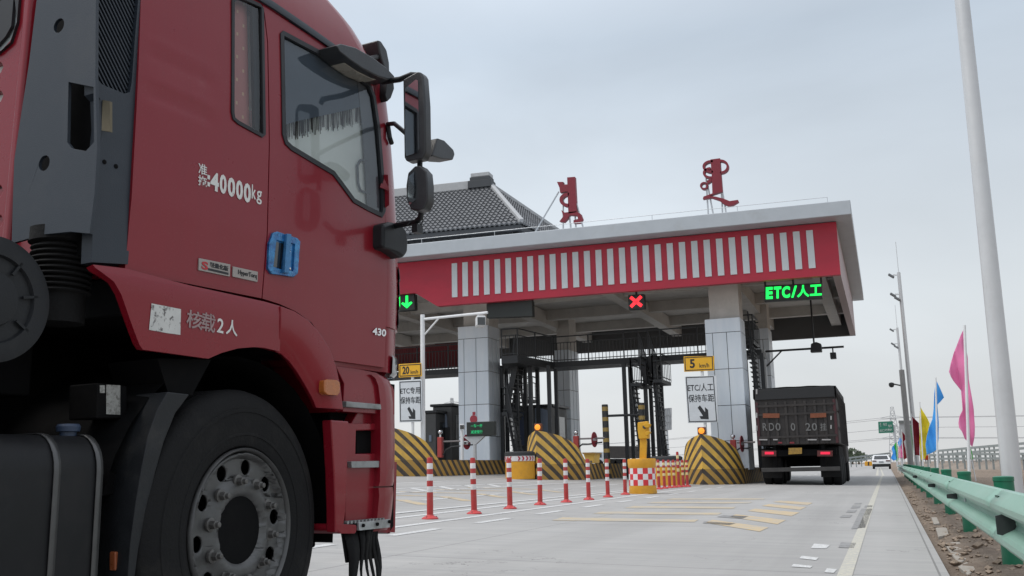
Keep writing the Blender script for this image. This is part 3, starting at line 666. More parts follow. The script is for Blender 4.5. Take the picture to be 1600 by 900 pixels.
# bumper
def bump_ring(z, a0, r_=.22, x=.0):
    pts = [(x - .35, a0 - .05), (x, a0 - .05), (x, a0)]
    for k in range(0, 11):
        th = math.pi / 2 * k / 10; pts.append((x - r_ + r_ * math.cos(th), a0 + r_ * math.sin(th)))
    xl = WL + .03
    for k in range(10, -1, -1):
        th = math.pi / 2 * k / 10; pts.append((xl + r_ - r_ * math.cos(th), a0 + r_ * math.sin(th)))
    pts.append((xl, a0 - .05)); return [Vector((px_, py2, z)) for px_, py2 in pts]
mb = MB(); mb.loft([bump_ring(z, a) for z, a in ((.66, .905), (.68, .915), (.85, .92), (1.05, .915), (1.12, .90), (1.155, .875), (1.17, .84))], cap0=True, cap1=True); bump = tb(mb, 'bumper', red, angle=50)
mb = MB(); mb.loft([bump_ring(z, a) for z, a in ((.46, .86), (.48, .885), (.55, .90), (.62, .91), (.653, .905))], cap0=True, cap1=True); tb(mb, 'lower_bumper', red, bump, angle=50)
mb = MB(); mb.prism(TP([(608, 600), (614, 601), (612, 822), (604, 834)], -.04), [], lambda u, v, w: Vector((w, u, v)), -.2, -.03); tb(mb, 'bumper_gap', chassis_black, bump)
# wheel (steered straight down the road)
WC = Vector((-.005, -.020, .52)); wb = MB()
prof = [(.30, -.03), (.315, -.006), (.335, .0), (.352, .002), (.354, .005), (.362, .005), (.364, .003), (.40, .006), (.44, .006), (.442, .009), (.456, .008), (.458, .004), (.47, .002), (.505, -.012), (.522, -.03), (.531, -.055)]
for k in range(5):
    w0 = -.058 - k * .036; prof += [(.531, w0), (.531, w0 - .026), (.522, w0 - .027), (.522, w0 - .035)]
prof += [(.53, -.25), (.52, -.27), (.47, -.295), (.30, -.28)]
Mw = Matrix.Translation(WC) @ Matrix.Rotation(R(6), 4, 'Z')
def turn(mb): mb.v = [Mw @ p for p in mb.v]; return mb
wb.lathe(prof, (0, 0, 0), 'X', 72, caps=False); wheel = tb(turn(wb), 'wheel', rubber, angle=30)
mb = MB(); seg = 80
def circ(cx, cy, r, n): return [(cx + r * math.cos(2 * math.pi * k / n), cy + r * math.sin(2 * math.pi * k / n)) for k in range(n)]
holes = [circ(.235 * math.cos(R(36 * k + 9)), .235 * math.sin(R(36 * k + 9)), .030, 18) for k in range(10)] + [circ(0, 0, .128, 40)]
def rimw(u, v): r_ = math.hypot(u, v); return -.010 - .026 * smooth((.288 - r_) / .018) + .022 * smooth((.20 - r_) / .035) - .02 * smooth((.145 - r_) / .02)
mb.patch(circ(0, 0, .288, seg), holes, .022, lambda u, v: Vector((rimw(u, v), u, v)))
mb.lathe([(.286, -.06), (.286, -.024), (.292, -.014), (.296, .002), (.301, .006), (.306, -.002), (.304, -.02)], (0, 0, 0), 'X', 80, caps=False)
rim = tb(turn(mb), 'rim', rim_m, wheel, angle=40, solid=.010)
for k in range(10):
    cy, cz = .182 * math.cos(R(36 * k + 27)), .182 * math.sin(R(36 * k + 27)); mb = MB()
    mb.lathe([(.026, -.006), (.026, .004), (.020, .006)], (-.012, cy, cz), 'X', 14); mb.lathe([(.0165, .004), (.0165, .026), (.012, .028)], (-.012, cy, cz), 'X', 6); mb.lathe([(.010, .026), (.010, .040), (.007, .042)], (-.012, cy, cz), 'X', 10)
    tb(turn(mb), 'wheel_nut', mat('nut_steel', (.13, .125, .12), .5, .6, .3, 30), rim, angle=30)
mb = MB(); mb.lathe([(.125, -.02), (.122, -.09), (.095, -.10), (.09, -.075), (.06, -.07), (.055, -.05), (0, -.048)], (0, 0, 0), 'X', 40); tb(turn(mb), 'hub', chassis_black, wheel)
mb = MB(); mb.lathe([(.30, -.075), (.10, -.08)], (0, 0, 0), 'X', 40, caps=False); tb(turn(mb), 'brake_drum', chassis_black, wheel)
# chassis, dark engine bay mass, crossmember
mb = MB(); mb.box((-1.75, -3.2, .72), (-1.68, .8, 1.0)); mb.box((-.78, -3.2, .72), (-.71, .8, 1.0)); mb.box((-1.9, -.62, .78), (-.72, .86, 1.41)); mb.box((-2.3, .45, .40), (-.2, .66, .52)); mb.box((-.55, .62, .5), (-.1, .86, 1.2)); mb.box((-2.2, -1.9, 1.0), (-.35, -.7, 1.3))
mb.box((-2.35, -.62, 1.26), (-.03, .5, 1.40))
tb(mb, 'chassis', chassis_black, bevel=.01)
mb = MB(); mb.lathe([(.2, 0), (.2, .25), (.1, .26), (.1, 1.5), (.2, 1.51), (.2, 1.77)], (-2.1, -.035, .52), 'X', 24); mb.lathe(prof, (-2.40 + .0, -.035, .52), 'X', 40); tb(mb, 'axle', rubber)
# air intake stack
IX = .02; IA0, IA1 = -.845, -.655
mb = MB()
so_ = TP([(148, -40), (147, 60), (148, 145), (157, 155), (159, 200), (153, 260), (146, 330), (143, 410), (200, 413), (206, 340), (211, 250), (215, 150), (222, 0), (224, -40)], IX)
gh = TP([(154, -36), (152, 20), (148, 60), (148, 116), (151, 122), (160, 132), (194, 146), (203, 144), (206, 128), (211, 60), (216, 0), (217, -36)], IX)
mb.prism(so_, [gh], lambda u, v, w: Vector((w, u, v)), IX - .05, IX); intake = tb(mb, 'air_intake', dark_grey, bevel=.006)
mb = MB(); mb.prism(gh, [], lambda u, v, w: Vector((w, u, v)), IX - .045, IX - .035); tb(mb, 'grille_backing', chassis_black, intake)
mb = MB()
gzs = [p[1] for p in gh]; gas = [p[0] for p in gh]
def in_poly(x, y, poly):
    r_ = False
    for (x0, y0), (x1, y1) in zip(poly, poly[1:] + poly[:1]):
        if (y0 > y) != (y1 > y) and x < (x1 - x0) * (y - y0) / (y1 - y0) + x0: r_ = not r_
    return r_
k = -.6
while k < 1.2:
    # slats fall towards the front: a from left to right, z drops
    run_ = [];
    for i in range(60):
        a = min(gas) + (max(gas) - min(gas)) * i / 59; z = min(gzs) + k - (a - min(gas)) * 1.25
        if in_poly(a, z, gh): run_.append((a, z))
    if len(run_) > 3: mb.bar((IX - .018, run_[0][0], run_[0][1]), (IX - .018, run_[-1][0], run_[-1][1]), .0055, .012, up=(1, 0, 0))
    k += .0235
tb(mb, 'grille', dark_grey, intake)
for p in ((163, 253), (181, 260)):
    mb = MB(); q = TL(*p, IX); mb.lathe([(.008, -.002), (.008, .002), (0, .003)], (IX, q.y, q.z), 'X', 12); tb(mb, 'plug', chassis_black, intake)
# rear face of the stack (faces back), with two round recesses and a dark hollow
def RB(px, py, a=IA0):
    v = ray(px, py); p0 = TO + TF * a; tt = (p0 - CAMP).dot(TF) / v.dot(TF); q = CAMP + v * tt - TO; return (q.dot(TN), q.z)
ro = [RB(*p) for p in ((62, -40), (150, -40), (149, 120), (152, 230), (148, 300), (140, 365), (110, 362), (70, 366), (18, 380), (22, 250), (45, 100))]
def rcirc(px, py, r, n=24):
    x, z = RB(px, py); return [(x + r * math.cos(2 * math.pi * k / n), z + r * math.sin(2 * math.pi * k / n)) for k in range(n)]
hollow = [RB(*p) for p in ((107, 128), (146, 136), (147, 222), (134, 236), (112, 232), (105, 222))]
holes = [rcirc(92, 40, .026), rcirc(69, 255, .027)]
def rear_fn(u, v, w=0): return Vector((u, IA0 - w, v))
mb = MB(); mb.prism(ro, holes + [hollow], lambda u, v, w: rear_fn(u, v, w), -.012, 0); tb(mb, 'air_intake_back', dark_grey, intake, bevel=.006)
mb = MB(); x0 = min(p[0] for p in ro) + .02; mb.box((x0, IA0 + .085, 1.45), (IX - .03, IA1, 2.6)); tb(mb, 'intake_core', chassis_black, intake)
mb = MB(); hb = [RB(*p, IA0 + .02) for p in ((144, 150), (156, 152), (156, 200), (143, 198))]; mb.prism(hb, [], lambda u, v, w: Vector((u, IA0 + .07 + w, v)), -.01, 0); tb(mb, 'seal_strip', mat('old_tape', (.14, .12, .08), .8), intake)
# bellows and air filter drum
bx_, bz = RB(97, 420, IA0 + .10); pr = []
zt_ = RB(97, 358, IA0 + .05)[1]; zb_ = RB(97, 476, IA0 + .05)[1]; rb = .095; n_r = 9
for i in range(n_r):
    z0 = zb_ + .05 + (zt_ - zb_ - .09) * i / n_r; dz = (zt_ - zb_ - .09) / n_r
    pr += [(rb, z0), (rb + .004, z0 + dz * .2), (rb + .002, z0 + dz * .45), (rb - .014, z0 + dz * .6), (rb - .014, z0 + dz * .9)]
mb = MB(); mb.lathe([(rb - .012, zb_ - .05), (rb - .012, zb_ + .045)] + pr + [(rb + .012, zt_ - .035), (rb + .012, zt_ + .01)], (bx_ - .005, IA0 + .10, 0), 'Z', 40); tb(mb, 'intake_bellows', rubber, intake, angle=50)
dx, da, dz_ = -.06, -1.10, None
dc = TL(-10, 466, dx); mb = MB(); rd = .187
mb.lathe([(rd, -.5), (rd, -.03), (rd + .006, -.02), (rd + .006, -.004), (rd - .012, 0), (rd - .05, 0), (rd - .055, -.012), (rd - .10, -.012), (rd - .105, 0), (.03, .004), (0, .004)], (dx, dc.y, dc.z), 'X', 56); drum = tb(mb, 'air_filter', black_plastic, angle=30)
mb = MB()
for k in range(8):
    th = R(45 * k + 10); mb.bar((dx - .004, dc.y + .10 * math.cos(th), dc.z + .10 * math.sin(th)), (dx - .004, dc.y + .15 * math.cos(th), dc.z + .15 * math.sin(th)), .008)
tb(mb, 'drum_rib', black_plastic, drum)
# label box on the chassis
mb = MB(); q = [(p.y, p.z) for p in (TL(*k, -.12) for k in ((152, 598), (199, 603), (199, 654), (151, 654)))]
mb.prism(q, [], lambda u, v, w: Vector((w, u, v)), -.26, -.12); cb = tb(mb, 'control_box', chassis_black, bevel=.006)
q = [TL(*k, -.118) for k in ((166, 647), (188, 648), (188, 602), (166, 601))]
lab = mat('paper_label', (.34, .34, .32), .7, 0, .3, 60, dirt=(.1, .09, .08), dscale=40, dlo=.5, dhi=.65)
mb = MB(); mb.add([q[0], q[1], q[2], q[3]], [(0, 1, 2, 3)]); tb(mb, 'paper_label', lab, cb)
mb = MB(); q = [TL(*k, -.118) for k in ((156, 614), (164, 614), (164, 602), (156, 602))]; mb.add(q, [(0, 1, 2, 3)]); tb(mb, 'paper_label', lab, cb)
# fuel tank
tank_m = mat('tank_black', (.014, .0145, .016), .5, .2, .3, 5, spec=.28, dirt=(.03, .028, .026), dscale=5, dlo=.5, dhi=.9)
def tank_sec(a, k=0.0):
    pts = []
    x0, x1, z0, z1, rr_ = -.62, -.02, .30, .86, .09
    for cx_, cz_, s0 in ((x1 - rr_, z1 - rr_ * 1.3, 0), (x0 + rr_, z1 - rr_, 90), (x0 + rr_, z0 + rr_, 180), (x1 - rr_, z0 + rr_, 270)):
        for i in range(7):
            th = R(s0 + 15 * i); pts.append(Vector((cx_ + (rr_ + k) * math.cos(th), a, cz_ + (rr_ * (1.3 if s0 == 0 else 1) + k) * math.sin(th))))
    return pts
AT0 = TL(157, 800, -.02).y
mb = MB(); mb.loft([tank_sec(a, k) for a, k in ((-2.3, 0), (AT0 - .03, 0), (AT0 - .008, -.008), (AT0, -.03))], cap0=True, cap1=True); tank = tb(mb, 'fuel_tank', tank_m)
for a in (AT0 - .015, TL(84, 800, -.02).y):
    mb = MB(); mb.loft([tank_sec(a + d, .006) for d in (-.012, .012)], closed=True); tb(mb, 'tank_strap', mat('strap_steel', (.10, .10, .10), .4, .7, .2, 10), tank, solid=.004)
cp = TL(112, 690, -.12); mb = MB(); mb.lathe([(.026, -.02), (.026, .008), (.036, .010), (.038, .026), (.033, .034), (0, .036)], (-.14, cp.y, .865), 'Z', 20); tb(mb, 'fuel_cap', mat('blue_cap', (.035, .055, .10), .5), tank)
# mud guard behind the wheel with reflector, small bracket
mb = MB(); gs = [TL(*p, .03) for p in ((262, 612), (246, 640), (232, 680), (222, 730), (212, 790), (204, 850), (200, 905))]; gw = [TL(*p, .03) for p in ((298, 616), (276, 645), (258, 690), (244, 740), (230, 800), (218, 860), (212, 905))]
mb.loft([[Vector((-.40, p.y + .03, p.z)), p, q + Vector((-.004, 0, 0)), Vector((-.40, q.y + .03, q.z))] for p, q in zip(gs, gw)], closed=True, cap0=True, cap1=True); mgd = tb(mb, 'mud_guard', black_plastic, bevel=.005)
q = TP([(180, 862), (200, 861), (200, 890), (180, 892)], -.03); mb = MB(); mb.prism(q, [], lambda u, v, w: Vector((w, u, v)), -.06, -.03); tb(mb, 'reflector', mat('dim_reflector', (.28, .08, .03), .35, 0, .2, 40), mgd, bevel=.006)
mb = MB(); q = TP([(160, 738), (186, 735), (187, 772), (160, 775)], -.1); mb.prism(q, [], lambda u, v, w: Vector((w, u, v)), -.2, -.1); tb(mb, 'bracket', chassis_black, mgd, bevel=.004)
mb = MB(); q = TP([(246, 560), (330, 562), (300, 618), (262, 612)], -.05); mb.prism(q, [], lambda u, v, w: Vector((w, u, v)), -.3, -.05); tb(mb, 'fender_bracket', chassis_black, mgd)
# rear wall of the cab with window
def RW(px, py, a=-.66):
    v = ray(px, py); p0 = TO + TF * a; tt = (p0 - CAMP).dot(TF) / v.dot(TF); q = CAMP + v * tt - TO; return (q.dot(TN), q.z)
mb = MB(); rwp = [(WL + .02, 1.42), (-.11, 1.42), (-.11, 2.66), (WL + .02, 2.66)]
x26, z26 = RW(26, 30); wl_, wz = RW(10, 75)
wh = [(x26, z26 + .5), (x26, z26 - .02), (x26 - .03, wz + .03), (x26 - .08, wz - .0), (x26 - .9, wz), (x26 - .9, z26 + .5)]
wh = [(x, min(z, 2.6)) for x, z in wh]
rib_x = RW(42, 100)[0]
slots = []
for yy in (105, 150, 298, 345):
    cxx, czz = RW(2, yy); slots.append([(cxx - .2, czz - .02), (cxx - .005, czz - .02), (cxx + .008, czz), (cxx - .005, czz + .02), (cxx - .2, czz + .02)])
mb.prism(rwp, [wh] + slots, lambda u, v, w: Vector((u, -.66 - w, v)), -.05, 0); rw = tb(mb, 'rear_wall', red, bevel=.006)
mb = MB(); mb.prism([(WL + .1, 1.45), (-.15, 1.45), (-.15, 2.6), (WL + .1, 2.6)], [], lambda u, v, w: Vector((u, -.655 + w, v)), .02, .03); tb(mb, 'rear_wall_inner', mat('cab_lining', (.55, .55, .53), .8), rw)
mb = MB(); mb.bar((rib_x - .01, -.665, 1.45), (rib_x + .015, -.665, 2.62), .05, .05); tb(mb, 'rear_rib', red, rw, bevel=.018)
mb = MB(); mb.prism([(p[0] + (.02 if i < 3 else 0), p[1] - (.02 if 1 < i < 5 else 0)) for i, p in enumerate(wh)], [[(p[0] - .012, p[1] + (.012 if 1 < i < 5 else -.01)) for i, p in enumerate(wh)]], lambda u, v, w: Vector((u, -.66 - w, v)), 0, .012); rwf = tb(mb, 'window_frame', seal, rw)
mb = MB(); mb.prism(wh, [], lambda u, v, w: Vector((u, -.652 - w, v)), 0, .003); tb(mb, 'window_glass', mat('hazy_glass', (.42, .47, .48), .15, 0, .15, 4, coat=.6), rwf)
# mirrors
mirror_black = mat('mirror_housing', (.028, .030, .034), .38, 0, .2, 8, bump=.08, bscale=140)
def on(x, *pts): return [TL(*p, x) for p in pts]
XM = .33
AM = TL(645, 180, XM).y
def back_plate(pts, a0, a1, name, m_, parent, bev):
    mb = MB(); mb.prism([RB(*p, AM + a0) for p in pts], [], lambda u, v, w: Vector((u, AM + w, v)), a0, a1); return tb(mb, name, m_, parent, bevel=bev)
mir = back_plate([(629, 124), (650, 112), (657, 112), (661, 119), (664, 160), (665, 236), (660, 247), (634, 252), (631, 246)], 0, .055, 'side_mirror', mirror_black, None, .014)
back_plate([(633, 138), (650, 124), (653, 126), (655, 232), (652, 238), (635, 244), (633, 236)], -.004, -.001, 'mirror_glass', mirror_m, mir, 0)
mb = MB(); h2 = TP([(672, 218), (684, 222), (698, 236), (700, 243), (697, 252), (680, 251), (664, 246)], XM); mb.prism(h2, [], lambda u, v, w: Vector((XM + w, u, v)), -.04, .04); bs = tb(mb, 'kerb_mirror', mirror_black, mir, bevel=.012)
wm = back_plate([(637, 270), (648, 259), (658, 259), (666, 268), (668, 288), (668, 314), (662, 326), (652, 329), (641, 327), (635, 312), (634, 290)], 0, .06, 'wide_mirror', mirror_black, mir, .018)
back_plate([(638, 276), (648, 267), (650, 290), (649, 312), (640, 320), (637, 308)], -.006, -.002, 'mirror_glass', mirror_m, wm, 0)
mb = MB(); mb.tube([TL(606, 194, .02), TL(616, 193, .1), TL(628, 203, .22), TL(636, 210, .28)], .011, 10); tb(mb, 'mirror_arm', black_plastic, mir, angle=60)
mb = MB(); mb.tube([TL(612, 354, .06), TL(632, 350, .16), TL(650, 347, .24), TL(657, 340, .28), TL(659, 322, .31)], .014, 10); tb(mb, 'mirror_arm', black_plastic, mir, angle=60)
mb = MB(); mb.tube([TL(656, 240, .32), TL(656, 268, .32)], .013, 10); tb(mb, 'mirror_arm', black_plastic, mir, angle=60)
mb = MB(); pa = [TL(598, 128, .06), TL(625, 124, .18), TL(642, 117, .27), TL(656, 118, .30)]; mb.tube(pa, .014, 10)
tb(mb, 'mirror_arm', black_plastic, mir, angle=60)
mb = MB(); mb.tube([TL(636, 352, .2), TL(645, 344, .22), TL(652, 343, .24), TL(658, 352, .26), TL(661, 345, .28), TL(659, 333, .29)], .003, 6); q = TL(652, 358, .25); mb.cbox(q, (.03, .05, .04)); tb(mb, 'mirror_cable', black_plastic, mir)
mb = MB(); bh = TP([(588, 352), (600, 348), (618, 352), (626, 362), (628, 380), (627, 396), (620, 405), (600, 392), (588, 388)], .05); mb.prism(bh, [], lambda u, v, w: Vector((w, u, v)), -.06, .09); tb(mb, 'mirror_base', black_plastic, mir, bevel=.022)
# sun visor like upper mirror pod and front mirror seen edge-on
mb = MB(); vis_o = TP([(514, 74), (522, 71), (545, 77), (570, 91), (592, 107), (606, 122), (608, 128), (600, 128), (580, 122), (556, 110), (534, 95), (520, 84)], .08)
mb.prism(vis_o, [], lambda u, v, w: Vector((w, u, v)), .0, .12); vis = tb(mb, 'kerb_view_mirror', mirror_black, mir, bevel=.045, seg=5)
mb = MB(); g4 = TP([(517, 80), (536, 91), (560, 103), (586, 116), (600, 125), (580, 126), (556, 116), (534, 101)], .06); mb.prism(g4, [], lambda u, v, w: Vector((w, u, v)), .0, .08); tb(mb, 'mirror_glass', mat('mirror_back', (.32, .30, .26), .3, .1, .1), vis, bevel=.008)
fm = TP([(590, 62), (596, 64), (605, 78), (609, 98), (610, 122), (605, 118), (598, 98), (593, 80)], -.05)
mb = MB(); mb.prism(fm, [], lambda u, v, w: Vector((w, u, v)), -.28, -.05); tb(mb, 'front_mirror', mirror_black, mir, bevel=.01)
mb = MB(); mb.tube([TL(578, 92, -.04), TL(598, 87, -.1)], .014, 8); tb(mb, 'mirror_arm', black_plastic, mir)
mb = MB(); mb.tube([TL(606, 195, .02), TL(609, 215, .03), TL(612, 224, .02)], .012, 8); tb(mb, 'mirror_arm', black_plastic, mir)
mb = MB(); mb.prism(TP([(600, 126), (610, 128), (611, 140), (606, 154), (600, 160), (597, 150)], .03), [], lambda u, v, w: Vector((w, u, v)), -.03, .05); tb(mb, 'mirror_bracket', black_plastic, mir, bevel=.004)
# lettering on the cab
def letter(body, p00, p10, p01, name, m_=letter_white, bold=.01, w=.0015, x=None, parent=None):
    a0 = TL(*p00); a1 = TL(*p10); a2 = TL(*p01); ff = side()
    def fn(u, v, k):
        a = a0.y + (a1.y - a0.y) * u + (a2.y - a0.y) * v; z = a0.z + (a1.z - a0.z) * u + (a2.z - a0.z) * v
        return (ff(a, z, w + k) if x is None else Vector((x(a, z) + w + k, a, z)))
    mb = MB(); text(mb, body, fn, bold, .0012); return tb(mb, name, m_, parent, smooth=False)
letter('准', (309.5, 271), (323, 275.5), (309.5, 254), 'lettering')
letter('拖', (309, 289), (322.5, 293.5), (309, 272.5), 'lettering')
mb = MB()
for p in ((325.5, 277), (325.5, 288)):
    q = TL(*p); mb.prism([(q.y - .006, q.z - .008), (q.y + .006, q.z - .008), (q.y + .006, q.z + .008), (q.y - .006, q.z + .008)], [], lambda u, v, w: side()(u, v, w), .001, .0025)
tb(mb, 'lettering', letter_white)
for ch, x0, x1, yb, yt in (('4', 328, 341, 296, 267), ('0', 342.5, 353, 301, 271), ('0', 355, 366.5, 305.5, 275.5), ('0', 368, 378.5, 310, 280), ('0', 380, 391, 314.5, 284.5)):
    sl_ = .36 * (x1 - x0)
    letter(ch, (x0, yb), (x1, yb + sl_), (x0 + .5, yt), 'lettering', bold=.035)
mb = MB()
letter('k', (392.5, 310), (399, 312), (393, 288), 'lettering'); letter('g', (400, 318), (408, 320.5), (400.5, 297), 'lettering')
fx = lambda a, z: .04 - .07 * max(0, 1.34 - z)
for ch, x0, x1, yb, yt in (('核', 289, 314, 511, 483), ('载', 312, 334, 516, 487), ('2', 337, 347, 519, 497), ('人', 351, 369, 522, 498)):
    letter(ch, (x0, yb), (x1, yb + .24 * (x1 - x0)), (x0 + .3, yt), 'lettering', letter_white if ch in '2人' else mat('faded_letter', (.33, .24, .24), .8, 0, .3, 60), .012, .0015, fx, fender)
sticker = mat('worn_sticker', (.62, .62, .60), .75, 0, .1, 20, dirt=(.12, .11, .11), dscale=38, dlo=.52, dhi=.60)
mb = MB(); q = TP([(237, 474), (283, 483), (284, 523), (262, 520), (235, 515)], .04); mb.patch(q, [], .03, lambda a, z: Vector((fx(a, z) + .002, a, z))); tb(mb, 'worn_sticker', sticker, fender)
badge_m = mat('badge_silver', (.36, .33, .31), .4, .5, .1, 20)
for (x0, y0, x1, y1, h_) in ((312, 403, 361, 413, 19), (365, 416, 404, 424.5, 16)):
    q = TP([(x0, y0), (x1, y1), (x1, y1 + h_), (x0, y0 + h_)]); mb = MB(); mb.prism(q, [], lambda u, v, w: side()(u, v, w), -.002, .006); bd = tb(mb, 'badge', badge_m, bevel=.002)
    if x0 < 330:
        letter('S', (316, 420), (326, 422.5), (316, 407.5), 'badge_letter', mat('badge_red', (.45, .02, .03), .4), .03, .0065, parent=bd)
        letter('轻量化版', (329, 417), (357.5, 424), (329, 409), 'badge_letter', sign_black, .02, .0065, parent=bd)
        q = TP([(326, 418.5), (358, 426), (358, 429.5), (326, 422)]); mb = MB(); mb.prism(q, [], lambda u, v, w: side()(u, v, w), .0055, .007); tb(mb, 'badge_bar', sign_black, bd)
    else:
        letter('HyperTorq', (373, 430.5), (402, 437), (373, 421), 'badge_letter', sign_black, .01, .0065, parent=bd)
letter('430', (585, 522.5), (606, 526), (585.3, 511), 'badge_number', chrome, .03, .004)

# ------------------------------------------------------------------ toll plaza canopy
SK = .046
def YS(x, y0): return y0 + SK * (x + 1.0)          # the front line is slightly skewed to the road
canopy_white = mat('canopy_panel', (.44, .475, .51), .45, .1, .05, 2, dirt=(.36, .37, .38), dscale=1.2, dlo=.55, dhi=.9)
fascia_red = bpy.data.materials.new('fascia_red'); fascia_red.use_nodes = True; t, b = nodes_of(fascia_red)
c = t.nodes.new('ShaderNodeTexCoord'); n_ = noise(t, c.outputs['Object'], 1.1, 7, .65, mapscale=(.6, 1, 1.6), lo=.35, hi=.75)
t.links.new(mixc(t, n_, (.45, .020, .046), (.36, .02, .042)), b.inputs['Base Color']); b.inputs['Roughness'].default_value = .5
fascia_grey = mat('fascia_slat', (.58, .62, .64), .45, 0, .05, 3)
plaster = mat('canopy_plaster', (.56, .535, .50), .8, 0, .1, 1.5, dirt=(.42, .40, .375), dscale=2, dlo=.5, dhi=.85)
side_pink = mat('granite_side', (.42, .33, .33), .6, 0, .15, 12)
dark_panel = mat('dark_panel', (.10, .10, .10), .7, 0, .12, 2)
YF = 36.0; ZB, ZT = 7.47, 9.53; SB, ST = 9.46, 10.0; XR = -.98; YB = 54.3; XLF = -40.0
CAN = thing('toll_canopy', (-12, 44, .5), 'wide toll plaza canopy with white edge, red fascia and clad columns', 'toll station')
def skew(x, y, z): return Vector((x, y + SK * (x + 1.0), z))
def skbox(mb, x0, x1, y0, y1, z0, z1, back=False):
    f0 = lambda x, z: skew(x, y0, z); f1 = (lambda x, z: Vector((x, y1, z))) if back else (lambda x, z: skew(x, y1, z))
    mb.hexa([f0(x0, z0), f0(x1, z0), f1(x1, z0), f1(x0, z0)], [f0(x0, z1), f0(x1, z1), f1(x1, z1), f1(x0, z1)]); return mb
mb = MB(); skbox(mb, XLF, -.42, 35.2, 55.0, SB, ST, True); mb.build('roof_slab', canopy_white, CAN, bevel=.03)
mb = MB()
XM1 = AT(680, 476, 35.1).x; XM0 = AT(646, 456, 35.1).x; zl = AT(640, 457, 35.05).z
mb.prism([(XR, ZB), (XR, ZT - .1), (XLF, ZT - .1), (XLF, zl), (XM0, zl), (XM1, ZB)], [], lambda u, v, w: skew(u, YF + w, v), 0, .28)
fas = mb.build('fascia', fascia_red, CAN)
NB = 31
xa = AT(708, 440, 35.15).x; xb = AT(1267, 390, 35.98).x
for k in range(NB):
    x = xa + (xb - xa) * k / (NB - 1); mb = MB(); zt2 = 9.2; zb2 = 7.78
    skbox(mb, x - .118, x + .118, YF - .03, YF + .02, zb2, zt2); mb.build('fascia_slat', fascia_grey, fas)
mb = MB(); mb.box((XR - .28, YF + .285, ZB), (XR, YB - .3, ZT - .1)); mb.build('side_fascia', side_pink, CAN)
mb = MB(); mb.box((XLF, YB - .28, ZB), (XR - .003, YB, ZT - .1)); mb.build('rear_fascia', dark_panel, CAN)
mb = MB(); skbox(mb, XLF, XR - .29, YF + .285, YB - .285, 8.75, 8.9, True); mb.build('ceiling', plaster, CAN)
for yy in (41, 46, 51):
    mb = MB(); mb.box((XLF, yy - .2, 8.25), (XR - .3, yy + .2, 8.748)); mb.build('ceiling_beam', plaster, CAN)
for x in (-1.9, -5.4, -10.5, -15.8, -21, -26):
    mb = MB(); mb.box((x - .25, YF - 2.0 + .8 * 1 + 1.2 + (SK * (x + 1)) + .3, 8.05), (x + .25, YB - .3, 8.70)); mb.build('cross_beam', plaster, CAN)
# columns: aluminium panels with open joints
clad = bpy.data.materials.new('column_cladding'); clad.use_nodes = True; t, b = nodes_of(clad)
c = t.nodes.new('ShaderNodeTexCoord'); n_ = noise(t, c.outputs['Object'], 1.4, 5, .6, mapscale=(3, 3, .5), lo=.3, hi=.75)
t.links.new(mixc(t, n_, (.68, .75, .82), (.78, .83, .88)), b.inputs['Base Color']); b.inputs['Roughness'].default_value = .4
joint_m = mat('panel_joint', (.06, .065, .075), .7)
def column(x0, x1, y0, y1, zbase, ztop, label=None):
    mb = MB(); mb.box((x0 + .02, y0 + .02, zbase), (x1 - .02, y1 - .02, ztop - .02)); core = mb.build('column', joint_m, CAN)
    hgt = ztop - zbase; zs_ = [zbase, zbase + hgt * .19, zbase + hgt * .42, zbase + hgt * .66, ztop - .55, ztop]
    xs_ = [x0, x0 + (x1 - x0) * .2, x0 + (x1 - x0) * .6, x1]; ys_ = [y0, y0 + (y1 - y0) * .35, y0 + (y1 - y0) * .68, y1]
    mb = MB(); g_ = .012
    for za, zb in zip(zs_, zs_[1:]):
        top = zb == ztop; bot = za == zbase
        for a, b_ in ([(x0, x1)] if top or bot else zip(xs_, xs_[1:])):
            for yy in (y0, y1 - .03): mb.box((a + g_, yy, za + g_), (b_ - g_, yy + .03, zb - g_))
        for a, b_ in ([(y0, y1)] if top or bot else zip(ys_, ys_[1:])):
            for xx in (x0 - .002, x1 - .028): mb.box((xx, a + .033, za + g_), (xx + .03, b_ - .033, zb - g_))
    tag(mb.build('cladding', clad, core), kind=None)
    mb = MB(); d = (x1 - x0) * .09; mb.box((x0 + d + .05, y0 + .25, ztop - .015), (x1 - .03, y1 - .1, 8.76)); mb.build('shaft', plaster, core)
    return core
column(-6.12, -4.78, 37, 38.35, .6, 6.35); column(-17.02, -15.6, 38, 39.4, 1.1, 6.98)
column(-11.75, -10.5, 37.6, 38.85, .9, 6.7) if False else None
xr1 = AT(870, 600, 48).x; column(AT(866, 600, 47.5).x, AT(890, 600, 47.5).x, 47.5, 49.1, .7, 6.9)
column(AT(1180, 560, 47.5).x, AT(1203, 560, 47.5).x, 47.5, 49.1, .5, 7.3)
column(-28, -26.5, 38, 39.4, 1.1, 6.98)
# tiled hip roof standing on the canopy
RF_LOC = AT(814, 350, 42.0); RF = thing('tiled_roof_house', (RF_LOC.x, 42.0, 10), 'grey tiled hip roof pavilion on top of the toll canopy', 'roof pavilion', rz=R(4.7))
E1 = AT(814, 350, 42.0); RD = AT(757, 296, 47.0); XE = E1.x; ZE = E1.z; YE0, YE1 = 42.0, 52.0; XRI = RD.x + .85; ZRI = RD.z
tile_m = bpy.data.materials.new('roof_tiles'); tile_m.use_nodes = True; t, b = nodes_of(tile_m)
c = t.nodes.new('ShaderNodeTexCoord'); s_ = t.nodes.new('ShaderNodeSeparateXYZ'); t.links.new(c.outputs['UV'], s_.inputs[0])
n_ = noise(t, c.outputs['Object'], 5, 4, .6)
t.links.new(mixc(t, n_, (.09, .094, .102), (.20, .207, .218)), b.inputs['Base Color']); b.inputs['Roughness'].default_value = .45
XL_R = -34.0
